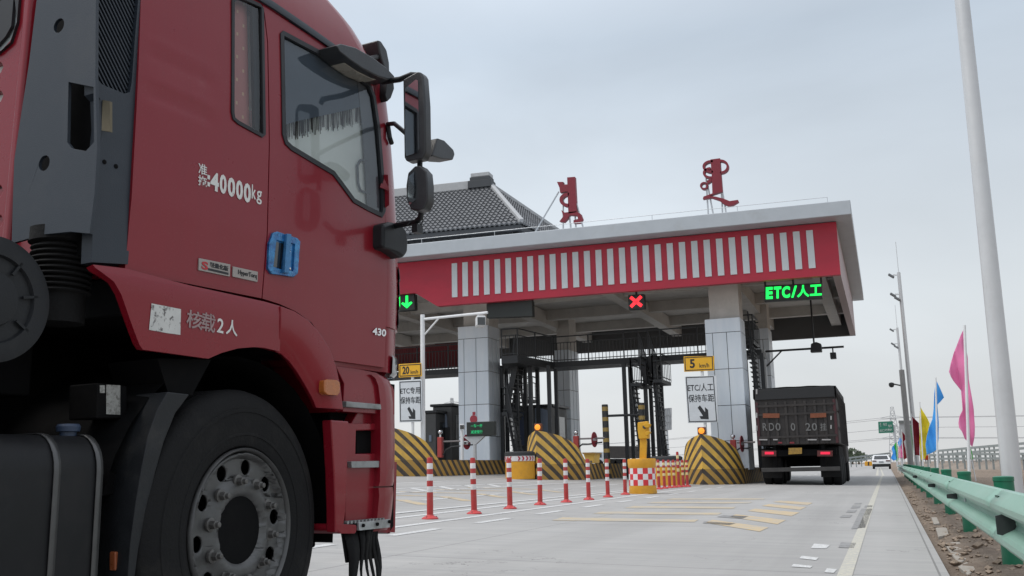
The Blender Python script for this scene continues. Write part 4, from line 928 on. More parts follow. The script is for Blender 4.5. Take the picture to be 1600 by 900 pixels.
def slope(mb, pa, pb, pc, pd, n_u, n_v, amp):
    """tiled slope: pa-pb eave, pd-pc ridge; barrel tiles run up the slope, each course steps"""
    nrm = (pb - pa).cross(pd - pa).normalized()
    if nrm.z < 0: nrm = -nrm
    for r_ in range(n_v):
        rows = []
        for vv, lift in ((r_ / n_v, .07), ((r_ + .98) / n_v, .0)):
            A = pa.lerp(pd, vv); B = pb.lerp(pc, vv); row = []
            for i in range(n_u + 1):
                u = i / n_u; P0 = A.lerp(B, u); ph = (P0 - pa).dot((pb - pa).normalized()) / .25
                row.append(P0 + nrm * (amp * abs(math.sin(math.pi * ph)) + lift))
            rows.append(row)
        front = [p - nrm * .10 for p in rows[0]]
        mb.loft([front, rows[0], rows[1]], closed=False)
EA = Vector((XL_R, YE0, ZE)); EB = Vector((XE, YE0, ZE)); EC = Vector((XE + 1.9, YE1, ZE)); RA = Vector((XL_R, 47, ZRI)); RB2 = Vector((XRI, 47, ZRI))
mb = MB(); slope(mb, EA, EB, RB2, RA, 420, 17, .09); mb.build('tile_slope', tile_m, RF, angle=50)
mb = MB(); slope(mb, EB, EC, RB2 + Vector((0, .02, 0)), RB2, 110, 17, .09); mb.build('tile_slope', tile_m, RF, angle=50)
mb = MB(); mb.add([Vector((XL_R, YE1, ZE)), EC, RB2, RA], [(0, 1, 2, 3)]); mb.build('back_slope', tile_m, RF)
ridge_m = mat('ridge_cement', (.40, .41, .42), .6, 0, .1, 4); eave_m = mat('eave_dark', (.05, .055, .062), .6, 0, .2, 3)
mb = MB(); mb.box((XL_R, 46.75, ZRI - .05), (XRI - .2, 47.25, ZRI + .42)); mb.build('ridge', ridge_m, RF, bevel=.03)
mb = MB(); mb.box((XRI - 1.15, 46.55, ZRI - .08), (XRI + .18, 47.45, ZRI + .35)); mb.box((XRI - 1.05, 46.6, ZRI + .351), (XRI + .1, 47.4, ZRI + .55)); mb.build('ridge_end', eave_m, RF, bevel=.03)
mb = MB(); mb.box((XRI - 1.0, 46.62, ZRI + .555), (XRI + .06, 47.38, ZRI + .78)); mb.build('ridge_block', ridge_m, RF, bevel=.03)
mb = MB(); mb.bar(RB2 + Vector((.05, 0, .12)), EB + Vector((.05, -.05, .14)), .22, .2); mb.build('hip_ridge', ridge_m, RF, bevel=.04)
mb = MB(); mb.bar(RB2 + Vector((.05, 0, .12)), EC + Vector((.05, .05, .14)), .22, .2); mb.build('hip_ridge', ridge_m, RF, bevel=.04)
mb = MB(); mb.box((XL_R, YE0 + .02, ZE - .28), (XE - .02, YE0 + .25, ZE - .012)); mb.hexa([(XE - .25, YE0 + .255, ZE - .28), (XE - .02, YE0 + .255, ZE - .28), (XE + 1.85, YE1, ZE - .28), (XE + 1.6, YE1, ZE - .28)], [(XE - .25, YE0 + .255, ZE - .012), (XE - .02, YE0 + .255, ZE - .012), (XE + 1.85, YE1, ZE - .012), (XE + 1.6, YE1, ZE - .012)]); mb.build('eave_board', eave_m, RF)
wall_ribs = mat('attic_wall', (.075, .08, .088), .7, 0, .15, 4)
mb = MB(); mb.box((XL_R, YE0 + .5, 10.0), (XE - .6, YE1 - .5, ZE - .2)); at_ = mb.build('attic_wall', wall_ribs, RF)
mb = MB(); 
for i in range(60): mb.box((XL_R + .2 + i * .3, YE0 + .45, 10.02), (XL_R + .3 + i * .3, YE0 + .499, ZE - .29))
mb.build('wall_ribs', eave_m, at_)
# thin parapet wire along the slab edge
mb = MB(); xs_ = [-1.2 - i * 3.2 for i in range(9)]
mb.tube([skew(x, 35.6, 10.28) for x in xs_], .012, 6)
for x in xs_: mb.tube([skew(x, 35.6, 9.99), skew(x, 35.6, 10.28)], .012, 6)
wl = mb.build('lightning_wire', steel, CAN)

# rooftop letters (traced at their own distance, solid, on struts)
def px_prism(outl, holes, Y, th, name, m_, parent, loc=None, bev=0):
    f = lambda l: [(p.x, p.z) for p in (AT(*q, Y) for q in l)]
    mb = MB(); mb.prism(f(outl), [f(h_) for h_ in holes], lambda u, v, w: Vector((u, Y + w, v)), 0, th); return mb.build(name, m_, parent, bevel=bev)
sign_red = mat('rooftop_letter_red', (.20, .014, .028), .5, 0, .1)
def ring_px(cx, cy, rx, ry, w, a0=0, a1=360, n=20):
    o = [(cx + rx * math.cos(R(a0 + (a1 - a0) * k / n)), cy - ry * math.sin(R(a0 + (a1 - a0) * k / n))) for k in range(n + 1)]
    i_ = [(cx + (rx - w) * math.cos(R(a0 + (a1 - a0) * k / n)), cy - (ry - w) * math.sin(R(a0 + (a1 - a0) * k / n))) for k in range(n + 1)]
    return o + i_[::-1]
YL = 36.8
L1 = thing('rooftop_letter', AT(890, 350, YL), 'smaller left red vertical-script letter on thin struts above the fascia', 'rooftop letter', 'red script letters on the canopy roof')
for o_ in ([(886, 277), (898, 276), (901, 332), (888, 334)], [(870, 284), (880, 284), (879, 288), (887, 288), (887, 299), (875, 301), (874, 293)], ring_px(887, 312, 13, 11, 5, 80, 280), [(877, 328), (882, 332), (890, 331), (900, 330), (907, 334), (910, 342), (907, 348), (896, 349), (896, 344), (903, 342), (902, 337), (890, 336), (886, 342), (881, 347), (874, 346), (880, 338)]):
    px_prism(o_, [], YL, .22, 'letter_stroke', sign_red, L1, bev=.01)
def strut(a, b, Yb=None, par=None):
    mb = MB(); mb.tube([AT(*a, YL + .12), AT(*b, Yb or YL + .12)], .035, 6); mb.build('strut', steel, par)
for a, b in (((880, 300), (880, 360)), ((888, 318), (892, 358)), ((898, 330), (900, 356)), ((901, 318), (911, 355))): strut(a, b, None, L1)
strut((873, 300), (836, 363), 38.5, L1)
L2 = thing('rooftop_letter', AT(1118, 332, YL), 'larger right red looped vertical-script letter on thin struts above the fascia', 'rooftop letter', 'red script letters on the canopy roof')
for o_ in ([(1110, 249), (1125, 247), (1127, 275), (1129, 300), (1113, 302), (1112, 275)], ring_px(1111, 260, 13.5, 10, 3.6, 75, 285), ring_px(1110, 270, 12, 9, 3.6, 90, 285), ring_px(1126, 260, 12.5, 11, 3.4, -95, 95), ring_px(1100, 290, 6.5, 6, 2.6, 0, 360), [(1104, 282), (1112, 279), (1112, 283), (1106, 287)],
           [(1113, 302), (1126, 300), (1108, 306), (1118, 307), (1130, 310), (1140, 314), (1153, 312), (1154, 315), (1146, 320), (1139, 322), (1131, 319), (1124, 313), (1112, 309), (1098, 311), (1099, 307)]):
    px_prism(o_, [], YL, .22, 'letter_stroke', sign_red, L2, bev=.008)
for a, b in (((1103, 276), (1107, 340)), ((1105, 285), (1115, 338)), ((1127, 290), (1129, 337)), ((1129, 300), (1135, 336))): strut(a, b, None, L2)

# LED lane signs hanging from the canopy
def led(name, quad, Y, label, cat, rods, grp='LED lane signs under the canopy'):
    P_ = [AT(*q, Y) for q in quad]; c0 = sum(P_, Vector()) / 4
    t_ = thing(name, c0, label, cat, grp)
    mb = MB(); mb.hexa([P_[0], P_[1], P_[1] + Vector((0, .3, 0)), P_[0] + Vector((0, .3, 0))], [P_[3], P_[2], P_[2] + Vector((0, .3, 0)), P_[3] + Vector((0, .3, 0))]); mb.build('sign_case', led_box, t_, bevel=.02)
    for r_ in rods:
        mb = MB(); a = AT(*r_, Y); mb.bar((a.x, Y + .15, a.z - .05), (a.x, Y + .15, 8.74), .07); mb.build('hanger', black_steel, t_)
    return t_, quad_fn(P_[0] + Vector((0, -.004, 0)), P_[1] + Vector((0, -.004, 0)), P_[3] + Vector((0, -.004, 0)), (0, -1, 0))
t_, f_q = led('lane_sign', [(1194, 471), (1285, 466), (1284, 442), (1194, 446)], 36.6, 'long LED sign with green ETC and Chinese letters over the right lane', 'LED sign', [(1195, 446), (1239, 444), (1283, 442)])
for body, u0, u1, v0, v1, bd in (('E', .03, .15, .13, .88, .05), ('T', .17, .30, .14, .88, .05), ('C', .31, .45, .14, .87, .05), ('/', .47, .57, .14, .87, .03), ('人', .57, .78, .13, .88, .035), ('工', .79, .99, .18, .86, .035)):
    mb = MB(); text(mb, body, lambda u, v, w, a=u0, b=u1, c_=v0, d=v1: f_q(a + (b - a) * u, c_ + (d - c_) * v, w), bd, .01); mb.build('led_text', led_green, t_, smooth=False)
t_, f_q = led('lane_sign', [(982, 484), (1007, 482), (1006, 459), (981, 461)], 36.2, 'small square LED sign showing a red cross', 'LED sign', [(993, 460)])
for a, b in (((.16, .18), (.84, .84)), ((.16, .84), (.84, .18))):
    mb = MB(); p = f_q(*a, .006); q = f_q(*b, .006); mb.bar(p, q, .13, .012, up=(0, 1, 0)); mb.build('led_cross_bar', led_red, t_)
t_, f_q = led('lane_sign', [(760, 497), (832, 494), (831, 469), (760, 474)], 35.7, 'long dark unlit LED sign hanging near the left column', 'LED sign', [(762, 474), (795, 471), (830, 469)])
t_, f_q = led('lane_sign', [(600, 488), (648, 484), (647, 459), (600, 462)], 35.4, 'LED sign with a green down arrow behind the red truck', 'LED sign', [(643, 460)])
for pts in ([(.68, .88), (.76, .88), (.76, .42), (.86, .5), (.90, .42), (.72, .12), (.54, .42), (.58, .5), (.68, .42)],): 
    mb = MB(); mb.prism(pts, [], lambda u, v, w: f_q(u + .03, v, w), 0, .012); mb.build('led_arrow', led_green, t_)
mb = MB(); text(mb, '用', lambda u, v, w: f_q(.28 + .25 * u, .15 + .72 * v, w), .03, .01); mb.build('led_text', led_green, t_, smooth=False)

# ------------------------------------------------------------------ toll islands
stripe_y = (.80, .49, .09); stripe_k = (.07, .055, .05)
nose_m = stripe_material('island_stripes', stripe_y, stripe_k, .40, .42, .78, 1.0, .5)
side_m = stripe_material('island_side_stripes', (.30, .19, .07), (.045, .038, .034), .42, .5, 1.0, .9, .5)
capm = mat('island_cap', (.36, .35, .33), .8, 0, .12, 3, dirt=(.2, .18, .16))
def ogive(cx, y0, hw, L_, n=14):
    """right half from prow: list of (x offset, y, arc length)"""
    o = []; s_ = 0; pv = None
    for k in range(n + 1):
        th = k / n; x = hw * (1 - (1 - th) ** 1.45); y = y0 + L_ * (.72 * th + .28 * th * th)
        if pv: s_ += math.hypot(x - pv[0], y - pv[1])
        pv = (x, y); o.append((x, y, s_))
    return o
def island(cx, y0, hw, L_, label, hb=.52, hn=1.72, y_end=52, lift=0):
    g0 = gz(cx) ; t_ = thing('toll_island', (cx, y0, g0), label, 'toll island', 'toll islands with striped noses')
    half = ogive(cx, y0, hw, L_)
    # base with striped skirt
    for sgn in (1, -1):
        mb = MB(); pts = half + [(hw, y_end, half[-1][2] + y_end - half[-1][1])]
        lo_, hi_ = [], []
        for (x, y, s_) in pts:
            xx = cx + sgn * x; zz = gz(xx)
            lo_.append((Vector((xx, y, min(zz, g0) - .1)), (s_, -.1))); hi_.append((Vector((xx, y, g0 + hb)), (s_, hb)))
        allp = lo_ + hi_; n = len(lo_); mb.add([p for p, _ in allp], [(i, i + 1, n + i + 1, n + i) for i in range(n - 1)]); mb.uv = {i: uv for i, (p, uv) in enumerate(allp)}
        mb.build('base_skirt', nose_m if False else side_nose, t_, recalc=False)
    mb = MB(); ring = [Vector((cx + x, y, g0 + hb + .004)) for x, y, s_ in half] + [Vector((cx + hw, y_end, g0 + hb + .004))]; ringl = [Vector((2 * cx - p.x, p.y, p.z)) for p in ring]
    mb.add(ring + ringl[::-1], [tuple(range(len(ring) * 2))]); mb.build('base_top', capm, t_)
    # bullnose hood
    hw2 = hw - .05; half2 = ogive(cx, y0 + .06, hw2, L_ * .92)
    def ztop(s_, smax): 
        q_ = s_ / smax; return g0 + hb + (hn - hb) * (1 - .34 * q_ - .52 * q_ ** 2.6)
    smax = half2[-1][2] + .5
    for sgn in (1, -1):
        mb = MB(); rows = []
        pts = half2 + [(hw2, half2[-1][1] + .5, smax)]
        nv = 7; uvs = []
        for (x, y, s_) in pts:
            row = []
            for j_ in range(nv + 1):
                v = j_ / nv; zt3 = ztop(s_, smax); z = g0 + hb + .004 + (zt3 - g0 - hb) * v
                lean = .10 * (v ** 2) * (hw2 - 0) * (s_ / smax)
                row.append(Vector((cx + sgn * max(0, x - lean), y + .05 * v, z))); uvs.append((s_, z - g0))
            rows.append(row)
        mb.loft(rows, closed=False); mb.uv = {i: uv for i, uv in enumerate(uvs)}
        mb.build('bullnose', nose_m, t_, recalc=False, angle=60)
    mb = MB(); rr_ = []
    for (x, y, s_) in half2 + [(hw2, half2[-1][1] + .5, smax)]:
        zt3 = ztop(s_, smax); lean = .10 * hw2 * (s_ / smax); xx = max(0, x - lean); rr_.append([Vector((cx + k * xx, y + .05, zt3 + .05 * (1 - k * k) * (s_ / smax))) for k in (-1, -.5, 0, .5, 1)])
    mb.loft(rr_, closed=False); mb.build('nose_top', capm, t_)
    mb = MB(); y2 = half2[-1][1] + .5; mb.add([Vector((cx - hw2 * .9, y2, g0 + hb)), Vector((cx + hw2 * .9, y2, g0 + hb)), Vector((cx + hw2 * .9, y2 + .05, ztop(smax, smax))), Vector((cx - hw2 * .9, y2 + .05, ztop(smax, smax)))], [(0, 1, 2, 3)]); mb.build('nose_back', capm, t_)
    return t_, g0
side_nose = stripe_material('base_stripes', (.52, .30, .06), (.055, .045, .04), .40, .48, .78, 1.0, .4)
ISL = []
for cx, y0, lb, xb in ((-5.95, 33.7, 'striped toll island nose beside the dark truck', 1097), (AT(838, 745, 32.6).x, 32.6, 'middle striped toll island nose behind the yellow crash barrel', 838), (-16.35, 29.6, 'left striped toll island nose partly hidden by the red truck', 600)):
    t_, g0 = island(cx, y0, 1.12, 2.3, lb); ISL.append((cx, y0, g0))
    l0 = thing('warning_lamp', (cx, y0 + .25, g0 + 1.70), ('bright square amber lamp on the striped nose beside the dark truck', 'square amber lamp on the middle striped nose', 'square amber lamp above the left striped nose by the red truck')[len(ISL) - 1], 'warning lamp', 'amber lamps on the island noses')
    mb = MB(); mb.cbox((cx, y0 + .35, g0 + 1.84), (.28, .16, .26)); mb.build('lamp_case', mat('lamp_case', (.16, .05, .02), .5), l0, bevel=.02)
    mb = MB(); mb.lathe([(.105, 0), (.105, -.02), (.07, -.035), (0, -.04)], (cx, y0 + .269, g0 + 1.84), 'Y', 20); mb.build('lamp_lens', amber_lamp, l0)
    mb = MB(); mb.box((cx - .03, y0 + .32, g0 + 1.55), (cx + .03, y0 + .38, g0 + 1.71)); mb.build('bracket', black_steel, l0)

# ------------------------------------------------------------------ road furniture before the tolls
PR, PW2 = (.42, .032, .03), (.72, .70, .70)
post_m = bands_material('delineator_bands', [(-.2, PR), (.355, PW2), (.435, PR), (.515, PW2), (.595, PR), (.67, PW2), (.745, PR)])
PYL = (.74, .60, .30)
post_y = bands_material('delineator_bands_cream', [(-.2, PR), (.36, PYL), (.44, PR), (.52, PYL), (.60, PR), (.67, PYL), (.745, PR)])
def make_post(m_, loc, label, grp):
    t_ = thing('delineator_post', loc, label, 'delineator', grp)
    mb = MB(); mb.lathe([(.045, .03), (.044, .3), (.042, .6), (.041, .80), (.034, .83), (.0, .835)], loc, 'Z', 20); mb.build('post', m_, t_)
    mb = MB(); mb.lathe([(.115, 0), (.115, .012), (.095, .028), (.055, .045), (.046, .06)], loc, 'Z', 24); mb.build('base', red_post, t_)
    for k in range(3):
        mb = MB(); mb.lathe([(.012, .02), (.012, .036), (.0, .04)], Vector(loc) + Vector((.085 * math.cos(k * 2.1 + .4), .085 * math.sin(k * 2.1 + .4), 0)), 'Z', 8); mb.build('bolt', black_steel, t_)
    return t_
names = ['nearest', 'second', 'third', 'fourth', 'fifth', 'sixth', 'seventh', 'eighth']
ppx = [(672, 811), (741, 803), (797, 795), (844, 789), (885, 785), (920, 781), (950, 777), (977, 773)]
proto = None
for i, p in enumerate(ppx):
    g_ = GR(*p); loc = (g_.x, g_.y, gz(g_.x)); lb = f'red and white delineator post, {names[i]} in the row counting from the red truck'
    if proto is None: proto = make_post(post_m, loc, lb, 'red and white delineator posts in a row'); continue
    c_ = copy_tree(proto); c_.location = loc; c_['label'] = lb; c_.rotation_euler.z = random.uniform(0, 3); c_.rotation_euler.x = random.uniform(-.015, .015); c_.rotation_euler.y = random.uniform(-.015, .015)
proto = None
nm2 = ['first', 'second', 'third', 'fourth', 'fifth', 'sixth', 'seventh', 'eighth']
for i, (q_, sc) in enumerate((((1018, 765.5), 1), ((1030, 764.5), 1), ((1038.5, 763.5), 1), ((1046.5, 762.5), 1), ((1054, 762), 1), ((1061, 761.5), 1.3), ((1068, 761), 1), ((1074.5, 760.5), 1))):
    g_ = GR(*q_); loc = (g_.x, g_.y, gz(g_.x)); lb = f'{nm2[i]} red and cream delineator post behind the chequered barrel' if sc == 1 else 'taller red and cream delineator post before the striped nose'
    if proto is None: proto = make_post(post_y, loc, lb, 'red and cream posts between barrel and striped nose'); continue
    c_ = copy_tree(proto); c_.location = loc; c_['label'] = lb; c_.scale = (1, 1, sc)
# chequered barrel and the yellow post standing behind it
BX = GR(1000, 772); bl = Vector((BX.x, BX.y + .33, gz(BX.x)))
T_ = thing('crash_barrel', bl, 'round yellow barrel with red and white chequered band', 'barrel')
chk = bpy.data.materials.new('chequered_band'); chk.use_nodes = True; t, b = nodes_of(chk); c = t.nodes.new('ShaderNodeTexCoord'); s_ = t.nodes.new('ShaderNodeSeparateXYZ'); t.links.new(c.outputs['UV'], s_.inputs[0])
f1 = math_node(t, 'FLOOR', s_.outputs[0]); f2 = math_node(t, 'FLOOR', s_.outputs[1]); ff = math_node(t, 'MODULO', math_node(t, 'ADD', math_node(t, 'ADD', f1, f2), 20), 2)
t.links.new(mixc(t, ff, (.70, .70, .70), (.62, .03, .04)), b.inputs['Base Color']); b.inputs['Roughness'].default_value = .4
barrel_y = mat('barrel_yellow', (.66, .32, .02), .45, 0, .1, 5, dirt=(.3, .18, .06), dscale=4, dlo=.55, dhi=.9)
mb = MB(); mb.lathe([(.34, 0), (.345, .02), (.33, .2), (.325, .62), (.345, .66), (.355, .82), (.345, .845), (.31, .85), (0, .852)], bl, 'Z', 40); mb.build('barrel_body', barrel_y, T_)
mb = MB(); n = 48; z0, z1 = .20, .62; vs = []; uvs = {}
for k in range(n + 1):
    a = 2 * math.pi * k / n
    for j_, (z, r_) in enumerate(((z0, .334), (z1, .329))):
        uvs[len(vs)] = (k / n * 16 + .3, j_ * 2.999 + .0); vs.append(bl + Vector((r_ * math.cos(a), r_ * math.sin(a), z)))
mb.add(vs, [(2 * k, 2 * k + 2, 2 * k + 3, 2 * k + 1) for k in range(n)]); mb.uv = uvs; mb.build('chequered_band', chk, T_)
T_ = thing('warning_post', bl + Vector((0, .05, .85)), 'yellow post with hooded lamp head standing in the chequered barrel', 'warning post')
yp = mat('post_yellow', (.62, .33, .015), .45, 0, .12, 6)
YP = bl.y + .05
px_prism([(999, 717), (1009, 717), (1010, 690), (1008, 682), (1000, 682)], [], YP - .04, .10, 'pole', yp, T_, bev=.01)
hd_ = px_prism([(996, 660), (1012, 658), (1013, 672), (1013, 685), (998, 686), (996, 672)], [], YP - .10, .2, 'lamp_head', yp, T_, bev=.02)
for q in ([(1004, 664), (1010, 660), (1016, 663), (1014, 668), (1008, 668)], [(1008, 676), (1012, 673), (1016, 675), (1013, 680), (1009, 680)]): px_prism(q, [], YP - .19, .14, 'lamp_hood', yp, T_, bev=.01)
mb = MB(); q = AT(1007, 667, YP - .105); mb.lathe([(.05, 0), (.04, -.012), (0, -.014)], q, 'Y', 16); mb.build('lamp_lens', dark_glass, T_)
# yellow crash cushions with chevron panels
def cushion(px, py, w, label):
    g_ = Vector((AT(px, py, 32.4).x, 32.4, 0)); g_.z = gz(g_.x)
    T_ = thing('crash_cushion', g_, label, 'crash cushion', 'yellow crash cushions with black lids')
    mb = MB(); mb.lathe([(w, 0), (w, .60), (w * .97, .62)], g_, 'Z', 36); mb.build('drum', barrel_y, T_)
    mb = MB(); mb.lathe([(w * 1.02, .62), (w * 1.02, .80), (w * .96, .80)], g_, 'Z', 36); mb.build('chevron_band', mat('cushion_white', (.66, .64, .64), .5), T_)
    mb = MB(); mb.lathe([(w * 1.04, .80), (w * 1.04, .92), (w * .9, .96), (0, .97)], g_, 'Z', 36); mb.build('lid', mat('cushion_lid', (.03, .033, .035), .6), T_, bevel=.01)
    mb = MB()
    for k in range(-5, 6):
        a0 = -math.pi / 2 + k * .27; dirn = -1 if k <= 0 else 1
        def P_(da, z): return g_ + Vector((w * 1.03 * math.cos(a0 + da * dirn), w * 1.03 * math.sin(a0 + da * dirn), z))
        if k == 0: continue
        mb.add([P_(-.06, .635), P_(.05, .635), P_(.13, .71), P_(.05, .785), P_(-.06, .785), P_(.02, .71)], [(0, 1, 2, 5), (5, 2, 3, 4)])
    mb.build('chevrons', mat('chevron_red', (.45, .03, .05), .5), T_, smooth=False); return T_
cushion(813, 748, .52, 'yellow crash cushion with red chevrons before the middle striped nose')
cushion(1043, 757, .52, 'yellow crash cushion with chevrons half hidden by the red and cream posts')

# lane signs
def sign_post(name, yel, whi, pole, Y, label, sp, l1, l2):
    g_ = AT(*pole[0], Y); T_ = thing(name, (g_.x, Y, gz(g_.x)), label, 'road sign', 'lane speed signs on poles')
    def plate(quad, y0, frame, fillm, nm):
        P_ = [AT(*q, y0) for q in quad]; bk = Vector((0, .03, 0)); mb = MB(); mb.hexa([P_[0], P_[1], P_[1] + bk, P_[0] + bk], [P_[3], P_[2], P_[2] + bk, P_[3] + bk]); pl = mb.build(nm, fillm, T_, bevel=.01)
        fq = quad_fn(P_[0] + Vector((0, -.003, 0)), P_[1] + Vector((0, -.003, 0)), P_[3] + Vector((0, -.003, 0)), (0, -1, 0))
        mb = MB(); W_ = (P_[1] - P_[0]).length; H_ = (P_[3] - P_[0]).length; a, b_ = .035 / W_, .035 / H_; a2, b2 = .065 / W_, .065 / H_
        mb.prism([(a, b_), (1 - a, b_), (1 - a, 1 - b_), (a, 1 - b_)], [[(a2, b2), (1 - a2, b2), (1 - a2, 1 - b2), (a2, 1 - b2)]], lambda u, v, w: fq(u, v, w), 0, .003); mb.build('border', frame, pl); return pl, fq
    pl, fq = plate(yel, Y - .08, sign_black, sign_yellow, 'speed_plate')
    mb = MB(); text(mb, sp, lambda u, v, w: fq((.20 if len(sp) == 1 else .16) + (.17 if len(sp) == 1 else .30) * u, .22 + .58 * v, w), .03, .003); mb.build('lettering', sign_black, pl, smooth=False)
    mb = MB(); text(mb, 'km/h', lambda u, v, w: fq(.52 + .32 * u, .22 + .28 * v, w), .01, .003); mb.build('lettering', sign_black, pl, smooth=False)
    pl, fq = plate(whi, Y - .08, sign_black, sign_white, 'lane_plate')
    for bd, v0 in ((l1, .67), (l2, .44)):
        n = len(bd); 
        mb = MB(); text(mb, bd, lambda u, v, w, v0=v0: fq(.07 + .86 * u, v0 + .165 * v, w), .010, .003); mb.build('lettering', sign_black, pl, smooth=False)
    arrow = [(.36, .32), (.44, .37), (.60, .22), (.60, .33), (.70, .27), (.70, .07), (.44, .08), (.40, .14), (.52, .14)]
    mb = MB(); mb.prism(arrow, [], lambda u, v, w: fq(u, v, w), 0, .003); mb.build('arrow', sign_black, pl)
    a = AT(*pole[0], Y); b_ = AT(*pole[1], Y); mb = MB(); mb.tube([(a.x, Y, a.z), (a.x, Y, b_.z)], .055, 14); mb.build('pole', white_paint, T_); return T_
sign_post('lane_sign_post', [(1069, 581), (1116, 579), (1116, 556), (1068, 557)], [(1075, 661), (1122, 660), (1120, 587), (1070, 588)], ((1104, 700), (1096, 560)), 36.0, 'white and yellow 5 km/h lane sign on pole before the right column', '5', 'ETC/人工', '保持车距')
sign_post('lane_sign_post', [(623, 590), (659, 588), (658, 567), (623, 569)], [(624, 660), (660, 659), (659, 593), (623, 595)], ((645, 720), (643, 570)), 31.5, 'white and yellow 20 km/h lane sign beside the red truck front', '20', 'ETC专用', '保持车距')
# camera mast with arm, by the left sign
YM = 31.8; g_ = AT(661, 690, YM)
T_ = thing('camera_mast', (g_.x, YM, gz(g_.x)), 'white cantilever camera mast beside the 20 km/h sign', 'camera mast')
top = AT(657, 492, YM); ae = AT(762, 491, YM)
mb = MB(); mb.tube([(g_.x, YM, gz(g_.x)), (g_.x, YM, top.z)], .085, 14); mb.build('mast', white_paint, T_)
a1 = AT(660, 499, YM); mb = MB(); mb.tube([(g_.x, YM, a1.z), (ae.x, YM, a1.z + .05)], .05, 10); mb.build('arm', white_paint, T_)
b1 = AT(663, 526, YM); b2_ = AT(686, 501, YM); mb = MB(); mb.tube([(g_.x, YM, b1.z), (b2_.x, YM, a1.z)], .035, 8); mb.build('brace', white_paint, T_)
def bullet_cam(T, c, s_=1.0, yaw=.3, m_=None):
    mb = MB(); mb.cbox(c, (.24 * s_, .42 * s_, .26 * s_), yaw); cm_ = mb.build('camera', m_ or white_paint, T, bevel=.03 * s_)
    mb = MB(); d = Matrix.Rotation(yaw, 3, 'Z') @ Vector((0, -.22 * s_, -.02 * s_)); mb.cbox(Vector(c) + d, (.20 * s_, .03, .20 * s_), yaw); mb.build('camera_lens', dark_glass, cm_)
q = AT(749, 502, YM); bullet_cam(T_, (q.x, YM + .1, q.z), 1.4, .5)
mb = MB(); q2 = AT(741, 497, YM); mb.tube([(q.x - .1, YM + .05, a1.z + .04), (q.x - .05, YM + .1, q.z + .15)], .02, 8); mb.build('bracket', white_paint, T_)
# camera arm by the right column with floodlight
YA = 46.0; base = AT(1204, 690, YA); top = AT(1199, 549, YA); end = AT(1319, 548, YA)
T_ = thing('camera_mast', (base.x, YA, gz(base.x)), 'dark camera mast with long arm over the lane of the dark truck', 'camera mast')
mb = MB(); mb.tube([(base.x, YA, gz(base.x)), (base.x, YA, top.z + .1)], .07, 12); mb.build('mast', steel, T_)
mb = MB(); mb.tube([(base.x, YA, top.z), (end.x, YA, top.z)], .05, 10); mb.build('arm', black_steel, T_)
mb = MB(); q = AT(1222, 549, YA); mb.tube([(base.x, YA, top.z - .75), (q.x, YA, top.z)], .035, 8); mb.build('brace', black_steel, T_)
q = AT(1302, 556, YA); mb = MB(); mb.cbox((q.x, YA, q.z), (.26, .4, .28)); cm_ = mb.build('camera', black_steel, T_, bevel=.02); mb = MB(); mb.tube([(q.x, YA, q.z + .1), (q.x, YA, top.z)], .03, 8); mb.build('bracket', black_steel, cm_)
T_ = thing('floodlight', AT(1275, 542, 45), 'dark box lamp hanging on a rod from the canopy over the right lane', 'hanging lamp')
px_prism([(1266, 550), (1284, 549), (1283, 537), (1275, 534), (1267, 537)], [], 45, .5, 'lamp_housing', black_steel, T_, bev=.03)
q = AT(1272, 540, 45.2); mb = MB(); mb.tube([(q.x, 45.25, q.z), (q.x, 45.25, 8.74)], .04, 8); mb.build('rod', black_steel, T_); mb = MB(); mb.lathe([(.12, 8.45), (.12, 8.74)], (q.x, 45.25, 0), 'Z', 12); mb.build('mount', black_steel, T_)
# fee display
YD = 35.0; p0 = AT(729, 682, YD); p1 = AT(772, 658, YD)
T_ = thing('fee_display', (AT(740, 715, YD).x, YD, 1.2), 'dark LED fee display with green text before the left column', 'LED display')
mb = MB(); mb.box((p0.x, YD, p0.z), (p1.x, YD + .25, p1.z)); mb.build('display_case', led_box, T_, bevel=.015)
fq = quad_fn((p0.x, YD - .003, p0.z), (p1.x, YD - .003, p0.z), (p0.x, YD - .003, p1.z), (0, -1, 0)); dim_green = mat('led_dim_green', (.02, .45, .16), .5, emit=.7, var=0)
for bd, v0 in (('一车一杆', .60), ('减速慢行', .18)):
    mb = MB(); text(mb, bd, lambda u, v, w, v0=v0: fq(.16 + .42 * u, v0 + .24 * v, w), .0, .006); mb.build('led_text', dim_green, T_, smooth=False)
xm = AT(740, 700, YD).x; mb = MB(); mb.tube([(xm, YD + .12, 1.2), (xm, YD + .12, p0.z + .02)], .07, 12); mb.build('post', steel, T_)
mb = MB(); mb.hexa([(xm - .08, YD + .05, p0.z - .30), (xm + .08, YD + .05, p0.z - .30), (xm + .08, YD + .2, p0.z - .30), (xm - .08, YD + .2, p0.z - .30)], [(xm - .45, YD + .05, p0.z - .004), (xm + .45, YD + .05, p0.z - .004), (xm + .45, YD + .2, p0.z - .004), (xm - .45, YD + .2, p0.z - .004)]); mb.build('gusset', steel, T_)
T_ = thing('camera_post', (AT(722, 715, 34.2).x, 34.2, 1.2), 'slim white post with two small cameras beside the fee display', 'camera post')
xm = AT(722, 700, 34.2).x; mb = MB(); mb.tube([(xm, 34.2, 1.2), (xm, 34.2, AT(722, 672, 34.2).z)], .06, 12); mb.build('post', white_paint, T_)
q = AT(722, 667, 34.2); bullet_cam(T_, (q.x, 34.2, q.z), .75, .4); q = AT(728, 692, 34.2); bullet_cam(T_, (q.x, 34.2, q.z), .5, .2)
